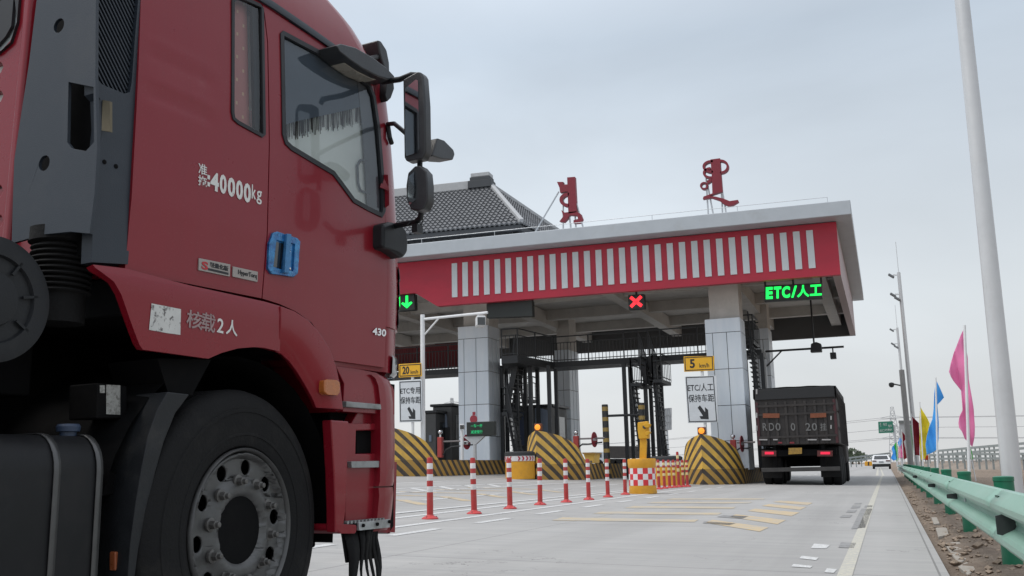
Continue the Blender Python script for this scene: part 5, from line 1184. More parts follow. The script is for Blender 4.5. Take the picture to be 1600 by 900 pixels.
# no entry stickers on the column
for px, py, r_, lb in ((740, 655, .085, 'small round red notice on the left column above the fee display'), (740.5, 646, .05, 'tiny red square notice on the left column')):
    q = AT(px, py, 37.99); T_ = thing('notice', q, lb, 'notice')
    mb = MB()
    if r_ > .06: mb.lathe([(r_ * 2, 0), (r_ * 2, -.01)], q, 'Y', 20)
    else: mb.cbox(q, (.13, .015, .13))
    mb.build('notice_plate', mat('notice_red', (.42, .05, .07), .5), T_)
# barrier gates
def gate(px, y_ball, y_bot, Y, x_end, label, disc_px=None):
    q0 = AT(px, y_ball, Y); q1 = AT(px, y_bot, Y); T_ = thing('barrier_gate', (q0.x, Y, q1.z), label, 'barrier gate', 'red barrier gates on the toll islands')
    h_ = q0.z - q1.z
    mb = MB(); mb.box((q0.x - .105, Y - .105, q1.z), (q0.x + .105, Y + .105, q1.z + h_ * .80)); mb.build('cabinet', mat('gate_red', (.38, .05, .045), .5, 0, .1), T_, bevel=.03)
    mb = MB(); mb.lathe([(.035, h_ * .78), (.035, h_ * .9)], (q0.x, Y, q1.z), 'Z', 10); r_ = .095
    mb.lathe([(r_ * math.sin(R(a)), q0.z - q1.z - r_ * math.cos(R(a))) for a in range(20, 181, 20)], (q0.x, Y, q1.z), 'Z', 16); mb.build('ball', chrome, T_)
    e_ = AT(x_end, y_ball + 13, Y); za = q1.z + h_ * .62; mb = MB(); mb.tube([(q0.x + .14, Y, za), (e_.x, Y, za)], .035, 8); mb.build('arm', mat('arm_grey', (.22, .20, .2), .5), T_)
    dx_ = (AT(disc_px, y_ball, Y).x if disc_px else q0.x + .85); mb = MB(); mb.tube([(q0.x + .12, Y, q1.z + .1), (q0.x + .25, Y, q1.z + h_ * .3), (q0.x + .5, Y, za - .22), (dx_ + .3, Y, za - .16)], .03, 8); mb.build('brace', black_steel, T_, angle=60)
    mb = MB(); Mx = Matrix.Translation((dx_, Y - .06, za - .05)) @ Matrix.Rotation(R(84), 4, 'Z'); m2 = MB(); m2.lathe([(.30, -.012), (.30, .012)], (0, 0, 0), 'Y', 28); m2.v = [Mx @ p for p in m2.v]; ds = m2.build('disc', mat('disc_red', (.30, .025, .04), .5), T_)
    m2 = MB(); m2.cbox((0, -.016, 0), (.40, .006, .09)); m2.v = [Mx @ p for p in m2.v]; m2.build('disc_bar', mat('disc_white', (.6, .5, .52), .5), ds); return T_
gate(688, 675, 715, 36.2, 745, 'red barrier gate with round disc left of the left column', 730)
gate(900, 676, 702, 37.0, 945, 'red barrier gate with round disc right of the middle striped nose', 929)
gate(1145, 682, 708, 36.6, 1180, 'red barrier gate with dark round disc beside the dark truck', 1159)
# striped height posts with cross bar
sbk = bands_material('height_post_bands', [(-.2, (.03, .032, .035))] + [q for k in range(7) for q in ((.25 + .42 * k, (.42, .28, .07)), (.41 + .42 * k, (.03, .032, .035)))], top=3.6)
YH = 38.2; q0 = AT(945, 632, YH); q1 = AT(1002, 632, YH); zb_ = gz(-8) ; 
T_ = thing('height_limit_frame', (q0.x, YH, .3), 'black and yellow banded posts joined by a thin cross bar', 'height frame')
for xx in (q0.x, q1.x):
    ztop_ = q0.z; n = 3
    mb = MB(); mb.lathe([(.13, 0), (.13, ztop_ - .3 - .02), (.11, ztop_ - .3)], (xx, YH, .3), 'Z', 16)
    o = mb.build('striped_post', sbk, None, loc=(xx, YH, .3)); o.parent = T_; o.location = (xx - q0.x, 0, 0)
mb = MB(); zc_ = AT(970, 649, YH).z; mb.tube([(q0.x, YH, zc_), (q1.x, YH, zc_)], .05, 8); mb.build('cross_bar', black_steel, T_)

# toll booths
booth_m = mat('booth_grey', (.085, .085, .085), .55, .1, .15, 3); booth_dark = mat('booth_dark', (.022, .023, .026), .4); booth_blue = mat('booth_blue', (.03, .05, .11), .5); booth_pale = mat('booth_pale', (.20, .24, .31), .5, 0, .08)
def booth(px0, px1, ptop, Y, zb_, label, panel, notice):
    a = AT(px0, ptop, Y); b_ = AT(px1, ptop, Y); T_ = thing('toll_booth', ((a.x + b_.x) / 2, Y + 1, zb_), label, 'toll booth', 'dark toll booths on the islands')
    mb = MB(); mb.box((a.x, Y, zb_), (b_.x, Y + 2.2, a.z)); mb.build('booth_body', booth_m, T_, bevel=.04)
    mb = MB(); mb.box((a.x - .1, Y - .1, a.z), (b_.x + .1, Y + 2.3, a.z + .12)); mb.build('roof', booth_dark, T_, bevel=.03)
    w = b_.x - a.x; mb = MB(); mb.box((b_.x - .003, Y + .4, zb_ + 1.0), (b_.x + .012, Y + 1.8, a.z - .4)); mb.build('window', dark_glass, T_)
    p_ = [AT(*q, Y - .05) for q in panel]; mb = MB(); mb.prism([(q.x, q.z) for q in p_], [], lambda u, v, w_: Vector((u, Y + w_, v)), -.05, -.01); mb.build('front_panel', booth_pale, T_, bevel=.01)
    if notice:
        p_ = [AT(*q, Y - .05) for q in notice]; mb = MB(); mb.prism([(q.x, q.z) for q in p_], [], lambda u, v, w_: Vector((u, Y + w_, v)), -.05, -.01); mb.build('notice_board', mat('notice_white', (.42, .42, .42), .6, 0, .1), T_)
        p_ = [AT(*q, Y - .055) for q in ((notice[0][0] + 12, 700), (notice[0][0] + 19, 700), (notice[0][0] + 19, 667), (notice[0][0] + 12, 667))]; mb = MB(); mb.prism([(q.x, q.z) for q in p_], [], lambda u, v, w_: Vector((u, Y + w_, v)), -.045, -.01); mb.build('door', booth_dark, T_)
    return T_
booth(676, 706, 636, 40.0, 1.2, 'dark grey toll booth with rounded pale panel left of the left column', [(683, 668), (699, 668), (698, 652), (696, 645), (691, 642), (686, 644), (684, 652)], [(683, 692), (695, 692), (695, 675), (683, 675)])
booth(700, 716, 645, 42.6, 1.2, 'lower grey toll booth directly left of the left column', [(706, 690), (711, 690), (711, 670), (706, 670)], None)
booth(664, 681, 646, 39.0, 1.2, 'blue black toll booth right beside the white camera mast', [(670, 690), (674, 690), (674, 680), (670, 680)], None)
booth(830, 862, 637, 41.0, .95, 'toll booth with pale blue front behind the middle striped nose', [(836, 690), (860, 690), (858, 642), (847, 638), (836, 637)], None)
mb = MB(); q0 = AT(802, 634, 42.2); q1 = AT(830, 634, 42.2); T_ = thing('toll_booth', (q0.x, 42.2, .95), 'dark toll booth under the left steel staircase', 'toll booth', 'dark toll booths on the islands'); mb.box((q0.x, 42.2, .9), (q1.x, 44, q0.z)); mb.build('booth_body', booth_dark, T_, bevel=.04)
mb = MB(); mb.box((q0.x + .2, 42.17, 1.9), (q1.x - .2, 42.195, q0.z - .3)); mb.build('window', booth_blue, T_)
q0 = AT(801, 690, 42.15); mb = MB(); mb.cbox((q0.x + .1, 42.16, q0.z), (.16, .02, .2)); mb.build('paper_notice', mat('notice_white', (.5, .5, .5), .6), T_)
# low guard panel near the booths
# ------------------------------------------------------------------ steel footbridge and staircases
YG = 40.6; zd = AT(1100, 552, YG).z
FB = thing('steel_footbridge', (-12, YG, zd), 'dark steel footbridge with railings running behind the columns', 'footbridge')
mb = MB(); mb.box((-32, YG, zd - .22), (-4.45, YG + 1.6, zd + .02)); mb.build('deck', black_steel, FB)
def railing(mb, a, b_, h_=1.15, step=.16):
    a = Vector(a); b_ = Vector(b_); L_ = (b_ - a).length; n = max(1, int(L_ / step)); up = Vector((0, 0, 1))
    mb.bar(a + up * h_, b_ + up * h_, .05); mb.bar(a + up * (h_ - .28), b_ + up * (h_ - .28), .035); mb.bar(a + up * .1, b_ + up * .1, .035)
    for i in range(n + 1):
        p = a.lerp(b_, i / n); mb.bar(p, p + up * (h_ if i % 10 == 0 else h_ - .28), .05 if i % 10 == 0 else .022)
mb = MB(); xl_ = AT(865, 550, YG).x; railing(mb, (xl_, YG + .03, zd), (-4.5, YG + .03, zd)); mb.build('railing', black_steel, FB)
mb = MB(); railing(mb, (-30, YG + .03, zd), (AT(775, 550, YG).x, YG + .03, zd)); mb.build('railing', black_steel, FB)
ban_m = mat('red_banner', (.16, .025, .03), .7, 0, .15, 3)
mb = MB(); x0, x1 = AT(600, 540, YG + 1.7).x, AT(735, 540, YG + 1.7).x; z0_, z1_ = zd + .25, zd + 1.45
n = 60; mb.loft([[Vector((x0 + (x1 - x0) * i / n, YG + 1.72 + .04 * (i % 2), z)) for i in range(n + 1)] for z in (z0_, z1_)], closed=False); bn = mb.build('red_banner', ban_m, FB, smooth=False, solid=.02)
# platform coming forward beside the left column
xa_, xb_ = AT(783, 540, 37.2).x, AT(866, 553, 40.6).x; xq = AT(808, 536, 37.2).x
mb = MB(); mb.prism([(xa_, 37.2), (xq, 37.2), (xb_, YG - .01), (xb_ - 2.4, YG - .01)], [], lambda u, v, w: Vector((u, v, w)), zd - .3, zd + .015); mb.build('platform', black_steel, FB)
mb = MB(); railing(mb, (xa_, 37.25, zd), (xq, 37.25, zd)); railing(mb, (xq, 37.25, zd), (xb_ - .05, YG, zd)); mb.build('railing', black_steel, FB)
def staircase(name, label, posts, Y, ptop, zb_, flights, cross, Yspan=1.6):
    x0 = AT(posts[0], 600, Y).x; T_ = thing(name, (x0, Y, zb_), label, 'staircase', 'dark steel staircases up to the footbridge')
    for i, px in enumerate(posts):
        yy = Y + (Yspan if i % 2 else 0); q = AT(px, 640, yy); mb = MB(); zt_ = zd - .29
        mb.box((q.x - .075, yy - .075, zb_), (q.x + .075, yy + .075, zt_)); mb.build('post', black_steel, T_)
    for (xa, za, xb, zb2, yy) in flights:
        for d in (.8, 0): mb = MB(); mb.bar((xa, yy + d, za), (xb, yy + d, zb2), .05, .24); st_ = mb.build('stringer', black_steel, T_)
        n = int(abs(zb2 - za) / .19); mb = MB()
        for i in range(1, n):
            k = i / n; mb.cbox((xa + (xb - xa) * k, yy + .4, za + (zb2 - za) * k), (.27, .76, .035))
        mb.build('tread', black_steel, st_)
        mb = MB(); a = Vector((xa, yy, za + .1)); b_ = Vector((xb, yy, zb2 + .1)); up = Vector((0, 0, 1)); mb.bar(a + up, b_ + up, .045)
        for i in range(0, 9): p = a.lerp(b_, i / 8); mb.bar(p, p + up, .03)
        mb.build('handrail', black_steel, st_)
    for (xa, xb, z, y0, y1) in cross:
        mb = MB(); mb.box((min(xa, xb), y0, z - .14), (max(xa, xb), y1, z)); ld = mb.build('landing', black_steel, T_)
        mb = MB(); railing(mb, (min(xa, xb), y0 + .03, z), (max(xa, xb), y0 + .03, z), 1.05, .3); railing(mb, (xa, y0 + .03, z), (xa, y1, z), 1.05, .3); railing(mb, (xb, y0 + .03, z), (xb, y1, z), 1.05, .3); mb.build('railing', black_steel, ld)
    return T_
X = lambda px, Y: AT(px, 620, Y).x
zl2 = AT(1000, 600, 40.0).z
staircase('steel_staircase', 'dark steel staircase with landing between middle and right islands', [977.5, 987, 1010, 1018, 1027, 1035], 40.0, 562, .4,
          [(X(1000, 39.6), .5, X(988, 39.6), zl2, 39.5), (X(1012, 40.2), zl2, X(1000, 40.2), zd, 40.3), (X(1022, 39.6), zl2, X(1034, 39.6), .5, 39.6), (X(1028, 40.2), zl2, X(1014, 40.2), zd, 40.4)],
          [(X(988, 39.4), X(1004, 39.4), zl2, 39.3, 41.2), (X(1022, 39.4), X(1036, 39.4), zl2 + .1, 39.3, 41.2)])
staircase('steel_staircase', 'dark steel staircase and posts right beside the left column', [785, 792, 808, 821.5, 829.5, 841, 859, 870], 39.0, 545, .9,
          [(X(806, 38), 1.0, X(792, 38), 3.2, 38.0), (X(790, 38.6), 3.2, X(808, 38.6), zd, 38.6), (X(812, 41), 3.0, X(800, 41), zd, 41)],
          [(X(785, 38.2), X(798, 38.2), 3.2, 38.1, 39.6), (X(818, 42), X(834, 42), AT(820, 625, 42).z, 41.8, 42.6)])
staircase('steel_staircase', 'dark steel staircase squeezed between right column and dark truck', [1170, 1183, 1196], 39.2, 500, .5,
          [(X(1192, 39.2), .6, X(1178, 39.2), zd + .3, 39.0)], [(X(1164, 39.4), X(1184, 39.4), zd + .25, 39.3, 41.0)])

# ------------------------------------------------------------------ the dark lorry in the lane
YT = 34.6; xl_, xr_ = AT(1181, 650, YT).x, AT(1308, 650, YT).x; zg = gz((xl_ + xr_) / 2)
tarp_m = mat('dark_tarp', (.020, .021, .023), .75, 0, .3, 2, bump=.35, bscale=3)
body_m = mat('lorry_body_dark', (.027, .023, .0225), .65, 0, .3, 3, dirt=(.045, .04, .036), dscale=3, dlo=.45, dhi=.85)
maroon = mat('lorry_maroon', (.055, .014, .018), .6, 0, .25, 4)
DT = thing('cargo_truck', ((xl_ + xr_) / 2, YT, zg), 'dark tarpaulin covered cargo truck seen from behind in the right lane', 'truck')
zb0 = AT(1240, 695, YT).z; zt0 = AT(1240, 604, YT).z; LB = 6.2
mb = MB(); mb.box((xl_, YT, zb0), (xr_, YT + LB, zt0 - .12)); cb = mb.build('cargo_body', body_m, DT, bevel=.03)
mb = MB(); rows = []
for i in range(25):
    y = YT - .03 + (LB + .06) * i / 24; row = []
    for k in range(13):
        u = k / 12; x = xl_ - .04 + (xr_ - xl_ + .08) * u; z = zt0 - .05 + .05 * math.sin(math.pi * u) ** .4 + .008 * math.sin(i * 2.1 + k * 1.7)
        row.append(Vector((x, y, z)))
    rows.append([Vector((xl_ - .05, y, zt0 - .35 - .05 * math.sin(i * 1.7)))] + row + [Vector((xr_ + .05, y, zt0 - .42 - .07 * math.sin(i * 1.3)))])
mb.loft(rows, closed=False); mb.build('tarpaulin', tarp_m, cb, solid=.02)
mb = MB(); mb.box((xl_ + .02, YT - .06, zt0 - .42), (xr_ - .02, YT - .002, zt0 - .05)); mb.build('tarpaulin_end', tarp_m, cb, bevel=.02)
for k in range(9):
    xx = xl_ + .06 + (xr_ - xl_ - .12) * k / 8
    mb = MB(); mb.box((xx - .045, YT - .05, zb0 + .02), (xx + .045, YT - .002, zt0 - .5)); mb.build('tail_post', maroon if k in (0, 8) else body_m, cb, bevel=.008)
for z in (zb0 + .28, zb0 + 1.05, zb0 + 1.35):
    mb = MB(); mb.box((xl_ + .05, YT - .066, z - .035), (xr_ - .05, YT - .052, z + .035)); mb.build('tail_rail', body_m, cb)
for i in range(8):
    for z in (zb0 + .5, zb0 + 1.1):
        if i: continue
        mb = MB(); mb.box((xr_ + .002, YT + .1, z), (xr_ + .05, YT + LB - .1, z + .06)); mb.build('side_rail', mat('side_rail_grey', (.10, .095, .095), .6), cb)
    mb = MB(); yy = YT + .2 + i * .82; mb.box((xr_ + .052, yy, zb0), (xr_ + .085, yy + .07, zt0 - .3)); mb.build('side_post', body_m, cb)
orange_refl = mat('orange_reflector', (.19, .055, .022), .4, 0, .2, 20)
fT = lambda px, py: AT(px, py, YT - .075)
def tq(quad, name, m_, par=DT, d=.02):
    P_ = [fT(*q) for q in quad]; mb = MB(); mb.prism([(p.x, p.z) for p in P_], [], lambda u, v, w: Vector((u, YT - .075 + w, v)), -.01, d); return mb.build(name, m_, par, bevel=.004)
tq([(1192, 653), (1218, 653), (1218, 646), (1192, 646)], 'reflector_panel', orange_refl); tq([(1266, 653), (1291, 652), (1291, 645), (1266, 646)], 'reflector_panel', orange_refl)
dim_white = mat('stencil_white', (.15, .15, .15), .8, 0, .35, 25)
for ch, x0, x1 in (('R', 1192, 1199), ('D', 1202, 1210), ('0', 1212, 1220), ('0', 1236, 1243), ('2', 1259, 1267), ('0', 1269, 1277), ('挂', 1282, 1292)):
    a = AT(x0, 673, YT - .08); b_ = AT(x1, 673, YT - .08); c2 = AT(x0, 661, YT - .08)
    mb = MB(); text(mb, ch, quad_fn((a.x, YT - .068, a.z), (b_.x, YT - .068, a.z), (a.x, YT - .068, c2.z), (0, -1, 0)), .01, .005); mb.build('lettering', dim_white, cb, smooth=False)
for q in ((1186, 1199), (1208, 1215), (1262, 1276), (1284, 1298)): tq([(q[0], 688), (q[1], 688), (q[1], 686), (q[0], 686)], 'white_strip', mat('strip_white', (.34, .33, .33), .6))
for q in ((1216, 1222), (1234, 1241)): tq([(q[0], 693), (q[1], 693), (q[1], 690.5), (q[0], 690.5)], 'red_strip', mat('strip_red', (.20, .02, .03), .6))
for py in (608, 645, 665): tq([(1181, py + 8), (1183.4, py + 8), (1183.4, py), (1181, py)], 'side_strip', mat('strip_white', (0, 0, 0)))
for py in (650, 664): tq([(1297.5, py + 6), (1299.5, py + 6), (1299.5, py), (1297.5, py)], 'side_strip', mat('strip_white', (0, 0, 0)))
# underbody
mb = MB(); mb.box((xl_ + .55, YT + .25, zb0 - .42), (xl_ + .68, YT + LB, zb0 - .02)); mb.box((xr_ - .68, YT + .25, zb0 - .42), (xr_ - .55, YT + LB, zb0 - .02)); mb.box((xl_ + .1, YT + 1.5, zb0 - .5), (xr_ - .1, YT + LB - 1, zb0 - .05)); mb.build('chassis', chassis_black, DT)
zl_ = fT(1240, 708).z; mb = MB(); mb.box((xl_ + .12, YT + .1, zl_ - .10), (xr_ - .12, YT + .22, zl_ + .12)); lb_ = mb.build('lamp_bar', chassis_black, DT, bevel=.01)
tail_red = mat('tail_lamp', (.9, .02, .07), .3, emit=.42, var=0); tail_off = mat('tail_lamp_off', (.10, .02, .02), .3)
for x0, x1 in ((1193, 1211), (1280, 1299)):
    tq([(x0 - 3, 713), (x1 + 2, 713), (x1 + 2, 704), (x0 - 3, 704)], 'tail_lamp', tail_off, DT, .1)
    P_ = [AT(*q, YT - .09) for q in ((x0 + 2, 710), (x1 - 2, 710), (x1 - 2, 706), (x0 + 2, 706))]; mb = MB(); mb.prism([(p.x, p.z) for p in P_], [], lambda u, v, w: Vector((u, YT - .1 + w, v)), 0, .012); mb.build('lit_lens', tail_red, DT, bevel=.004)
P_ = [fT(*q) for q in ((1232, 710), (1253, 709), (1253, 700), (1232, 700))]
pl = tq([(1232, 710), (1253, 709), (1253, 699.5), (1232, 700)], 'number_plate', mat('plate_yellow', (.34, .20, .035), .5, 0, .15, 20, dirt=(.12, .08, .03), dscale=14, dlo=.45, dhi=.7))
mb = MB(); mb.box((xl_ + .05, YT + .05, .46 + zg), (xr_ - .05, YT + .17, .60 + zg)); mb.build('rear_bumper', mat('bumper_dull', (.05, .048, .047), .6, .2, .3, 6), DT, bevel=.015)
for xx in (xl_ + .5, xr_ - .6): mb = MB(); mb.box((xx, YT + .08, .55 + zg), (xx + .1, YT + .2, zb0)); mb.build('bumper_hanger', chassis_black, DT)
mb = MB(); mb.box((xl_ + .75, YT + 1.9, zg + .62), (xr_ - .75, YT + 2.0, zb0 - .05)); mb.build('underbody_fill', chassis_black, DT)  # dark board added to black out the shaded space under the truck
for y_ in (YT + 1.1, YT + 2.45):
    for x0, x1 in ((xl_ + .03, xl_ + .33), (xl_ + .36, xl_ + .66), (xr_ - .66, xr_ - .36), (xr_ - .33, xr_ - .03)):
        zw = gz((x0 + x1) / 2); mb = MB(); w_ = x1 - x0; mb.lathe([(.30, 0), (.46, .0), (.51, .03), (.52, .06), (.52, w_ - .06), (.51, w_ - .03), (.46, w_), (.30, w_)], (x0, y_, zw + .515), 'X', 36); tw = mb.build('wheel', rubber, DT, angle=40)
        mb = MB(); mb.lathe([(.29, w_ - .03), (.25, w_ - .10), (.10, w_ - .10), (.09, w_ - .02), (0, w_ - .02)], (x0, y_, zw + .515), 'X', 24); mb.build('rim', chassis_black, tw)
for x0 in (xl_ + .05, xr_ - .70): mb = MB(); mb.box((x0, YT + .45, zg + .25), (x0 + .65, YT + .47, zb0 - .1)); mb.build('mud_flap', rubber, DT)
for y_ in (YT + 3.9, YT + 7.6):
    for x0 in (xl_ + .03, xr_ - .33):
        mb = MB(); mb.lathe([(.30, 0), (.46, .0), (.52, .05), (.52, .25), (.46, .30), (.30, .30)], (x0, y_, gz(x0) + .515), 'X', 30); mb.build('wheel', rubber, DT, angle=40)
mb = MB(); mb.box((xl_ + .05, YT + LB + .3, zg + .7), (xr_ - .03, YT + LB + 2.4, zg + 2.9)); cabb = mb.build('cab', body_m, DT, bevel=.12)
YMI = YT + LB + 2.0
for q in ([(1316, 670), (1322, 670), (1322, 657), (1316, 658)], [(1316, 679), (1322, 679), (1322, 673), (1316, 673)]): px_prism(q, [], YMI, .2, 'side_mirror', mirror_black, DT, bev=.03)
px_prism([(1318, 682), (1320, 681), (1324, 693), (1321, 695), (1317, 692)], [], YMI, .15, 'mirror_flap', mirror_black, DT, bev=.02)
mb = MB(); mb.tube([AT(1306, 655, YMI), AT(1312, 657, YMI), AT(1319, 660, YMI), AT(1319, 682, YMI)], .03, 8); mb.build('mirror_arm', black_steel, DT)

# ------------------------------------------------------------------ white car far down the lane
YC = 118.0; cx = AT(1377, 722, YC).x; zc = gz(cx); sc = 1.0
CARm = mat('car_white', (.70, .71, .72), .3, 0, .03, coat=.6)
CR_ = thing('white_suv', (cx, YC, zc), 'white car driving away far down the lane beside the flags', 'car')
W2 = .98
prof_c = [(0, .42), (.02, .75), (.08, 1.0), (.25, 1.08), (.55, 1.52), (1.0, 1.60), (2.3, 1.58), (3.1, 1.12), (4.2, .98), (4.5, .75), (4.5, .42)]
mb = MB(); rows = [[Vector((cx + W2 * k * (1 if z < 1.1 else .82), YC + y, zc + z)) for y, z in prof_c] for k in (-1, -.93, .93, 1)]
mb.loft(rows, closed=True, cap0=True, cap1=True); mb.build('car_body', CARm, CR_, bevel=.05)
mb = MB(); mb.hexa([(cx - .76, YC + .22, zc + 1.12), (cx + .76, YC + .22, zc + 1.12), (cx + .76, YC + .3, zc + 1.12), (cx - .76, YC + .3, zc + 1.12)], [(cx - .66, YC + .46, zc + 1.48), (cx + .66, YC + .46, zc + 1.48), (cx + .66, YC + .56, zc + 1.48), (cx - .66, YC + .56, zc + 1.48)]); mb.build('rear_window', dark_glass, CR_)
mb = MB(); mb.box((cx - .97, YC - .06, zc + .25), (cx + .97, YC + .2, zc + .58)); mb.build('rear_bumper', black_plastic, CR_, bevel=.05)
for s_ in (-1, 1):
    mb = MB(); mb.cbox((cx + s_ * .72, YC + .015, zc + .92), (.42, .06, .12)); mb.build('tail_lamp', tail_off, CR_)
    for y_ in (.8, 3.6): mb = MB(); mb.lathe([(.2, 0), (.33, 0), (.34, .03), (.34, .2), (.3, .22)], (cx + s_ * .86 - .11, YC + y_, zc + .34), 'X', 24); mb.build('wheel', rubber, CR_)
mb = MB(); mb.cbox((cx, YC - .012, zc + .80), (.5, .02, .13)); mb.build('number_plate', mat('plate_dim', (.25, .27, .3), .5), CR_)

# ------------------------------------------------------------------ guardrail
rail_m = bpy.data.materials.new('guardrail_green'); rail_m.use_nodes = True; t, b = nodes_of(rail_m); c = t.nodes.new('ShaderNodeTexCoord')
n_ = noise(t, c.outputs['Object'], 1.2, 7, .65, mapscale=(1, .6, 2), lo=.3, hi=.75); n2_ = noise(t, c.outputs['Object'], 30, 5, .7, lo=.55, hi=.75); n3_ = noise(t, c.outputs['Object'], 7, 8, .75, mapscale=(1, .4, 1.5), lo=.56, hi=.72)
col = mixc(t, n_, (.22, .40, .32), (.29, .46, .385)); col = mixc(t, math_node(t, 'MULTIPLY', n2_, .3), col, (.30, .40, .34)); col = mixc(t, math_node(t, 'MULTIPLY', n3_, .45), col, (.30, .33, .28)); t.links.new(col, b.inputs['Base Color']); b.inputs['Roughness'].default_value = .42
post_g = mat('guard_post_green', (.012, .16, .085), .4, 0, .15, 5, dirt=(.12, .12, .09), dscale=3, dlo=.6, dhi=.95)
slot_m = mat('bolt_slot', (.02, .07, .05), .6)
GRD = thing('guardrail', (.6, 2.0, 0), 'green two wave steel guardrail along the right road edge', 'guardrail')
RXc = .56
wprof = [(0, -.155), (-.022, -.150), (-.035, -.135), (-.072, -.105), (-.083, -.09), (-.083, -.066), (-.072, -.05), (-.016, -.022), (-.006, 0), (-.016, .022), (-.072, .05), (-.083, .066), (-.083, .09), (-.072, .105), (-.035, .135), (-.022, .150), (0, .155)]
def railx(y): return RXc + .0012 * max(0, y - 25) ** 1.35 * .25
zr = .475
yj = [1.4, 5.45, 9.5, 13.5, 17.5, 21.5, 25.5, 29.5, 33.5, 37.5, 41.5, 45.5, 49.5, 53.5, 57.5]
for i, (y0, y1) in enumerate(zip(yj, yj[1:])):
    mb = MB(); rows = []
    for k in range(9):
        y = y0 + (y1 + .16 - y0) * k / 8; f = -.004 if k == 8 else 0
        rows.append([Vector((railx(y) + dx_ * (1 - .012 * (i % 2)) + (.004 if i % 2 else 0) - .002, y, zr + dz_ * (1 - .012 * (i % 2)))) for dx_, dz_ in wprof])
    mb.loft(rows, closed=False); rl = mb.build('rail_panel', rail_m, GRD, solid=.006, angle=25)
    if y0 < 30:
        for dy in (.06, .13):
            for dz_ in (.12, -.078):
                mb = MB(); ox = -.054 if dz_ > 0 else -.080
                mb.bar((railx(y1) + ox, y1 - .02 + dy - .035, zr + dz_), (railx(y1) + ox, y1 - .02 + dy + .035, zr + dz_), .014, .008, up=(1, 0, 0)); mb.build('bolt_slot', slot_m, rl)
for i, y in enumerate([4.3, 8.45, 12.6, 16.3, 20.1, 24, 28, 32, 36, 40, 44, 48, 52, 56]):
    mb = MB(); xx = railx(y) + .27; mb.lathe([(.072, -.25), (.072, .615), (.076, .617), (.076, .648), (.06, .654), (0, .656)], (xx, y, 0), 'Z', 24); pp = mb.build('post', post_g, GRD)
    mb = MB(); mb.box((railx(y) + .004, y - .05, zr - .10), (xx - .06, y + .05, zr + .10)); mb.build('spacer_block', post_g, pp, bevel=.006)
    mb = MB(); mb.lathe([(.014, 0), (.014, -.014), (.008, -.018), (0, -.018)], (railx(y) - .004, y, zr), 'X', 8); mb.build('bolt', steel, pp)
refl_m = mat('reflector_back', (.045, .05, .052), .5, .3, .1, 10)
for y, k_ in ((5.25, 1), (9.4, .4), (13.6, .42), (21.6, .5)):
    xx = railx(y); mb = MB(); mb.prism([(xx - .012, zr - .066 * k_), (xx - .098, zr - .046 * k_), (xx - .098, zr + .040 * k_), (xx - .012, zr + .062 * k_)], [], lambda u, v, w, y=y: Vector((u, y + w, v)), 0, .006); mb.build('reflector_plate', refl_m, GRD, bevel=.002)
    
# ------------------------------------------------------------------ tall lamp poles
pole_m = mat('lamp_pole_grey', (.62, .63, .64), .4, .25, .05, 2, dirt=(.5, .5, .5), dscale=1.5, dlo=.5, dhi=.9)
def lamp_pole(Y, p_base, p_top, r0, r1, zb_, label, floods, cat='lamp post'):
    a = AT(*p_base, Y); b_ = AT(*p_top, Y); T_ = thing('lamp_pole', (a.x, Y, zb_), label, cat, 'tall lamp poles beside the road')
    x0 = a.x; top = b_.z; mb = MB(); mb.tube([(x0, Y, zb_), (x0 + (0 if floods else .07), Y, top)], [r0, r1], 24); mb.build('pole', pole_m, T_)
    mb = MB(); mb.lathe([(r0 * 1.9, 0), (r0 * 1.9, .05), (r0 * 1.25, .06), (r0 * 1.25, .4), (r0 * 1.02, .44)], (x0, Y, zb_), 'Z', 20); mb.build('base_flange', pole_m, T_)
    if floods:
        mb = MB(); mb.tube([(x0, Y, top), (x0, Y, top + floods)], .018, 6); mb.build('lightning_rod', pole_m, T_)
        for k, (dz_, dx_) in enumerate(((-.15, -.34), (-1.15, -.34), (-1.35, -.16))):
            mb = MB(); mb.bar((x0, Y, top + dz_), (x0 + dx_ * .8, Y, top + dz_ + .04), .05); mb.build('lamp_arm', pole_m, T_)
            mb = MB(); c0 = Vector((x0 + dx_, Y, top + dz_)); mb.bar(c0 + Vector((-.15, 0, .09)), c0 + Vector((.10, 0, -.10)), .3, .10, up=(0, 0, 1)); mb.build('flood_lamp', mat('flood_grey', (.16, .17, .18), .5), T_, bevel=.02)
    return T_
lamp_pole(11.0, (1580, 745), (1480, -140), .098, .070, -.06, 'thick pale grey lamp pole close by, rising out of the picture at right', 0)
lamp_pole(52.0, (1431, 700), (1410, 425), .11, .085, -.06, 'tall thin lamp pole with three floodlights, higher in the picture', 1.6)
lamp_pole(72.0, (1420, 700), (1400, 512), .10, .08, -.06, 'farther tall lamp pole with floodlights behind the thick camera pole', 1.6)
a = AT(1422, 715, 58); b_ = AT(1408, 578, 58); T_ = thing('camera_pole', (a.x, 58, -.06), 'thick grey camera pole in front of the farther lamp pole', 'camera pole')
mb = MB(); mb.lathe([(.16, 0), (.14, b_.z + .06)], (a.x, 58, -.06), 'Z', 16); mb.build('pole', mat('dull_pole', (.26, .26, .26), .5, .2), T_)
mb = MB(); mb.tube([(a.x, 58, b_.z - .9), (a.x - .55, 58, b_.z - .75)], .04, 8); mb.build('arm', black_steel, T_); mb = MB(); mb.lathe([(0, -.16), (.1, -.13), (.15, -.02), (.13, .1), (0, .14)], (a.x - .6, 58, b_.z - .8), 'Z', 12); mb.build('dome_camera', black_steel, T_)

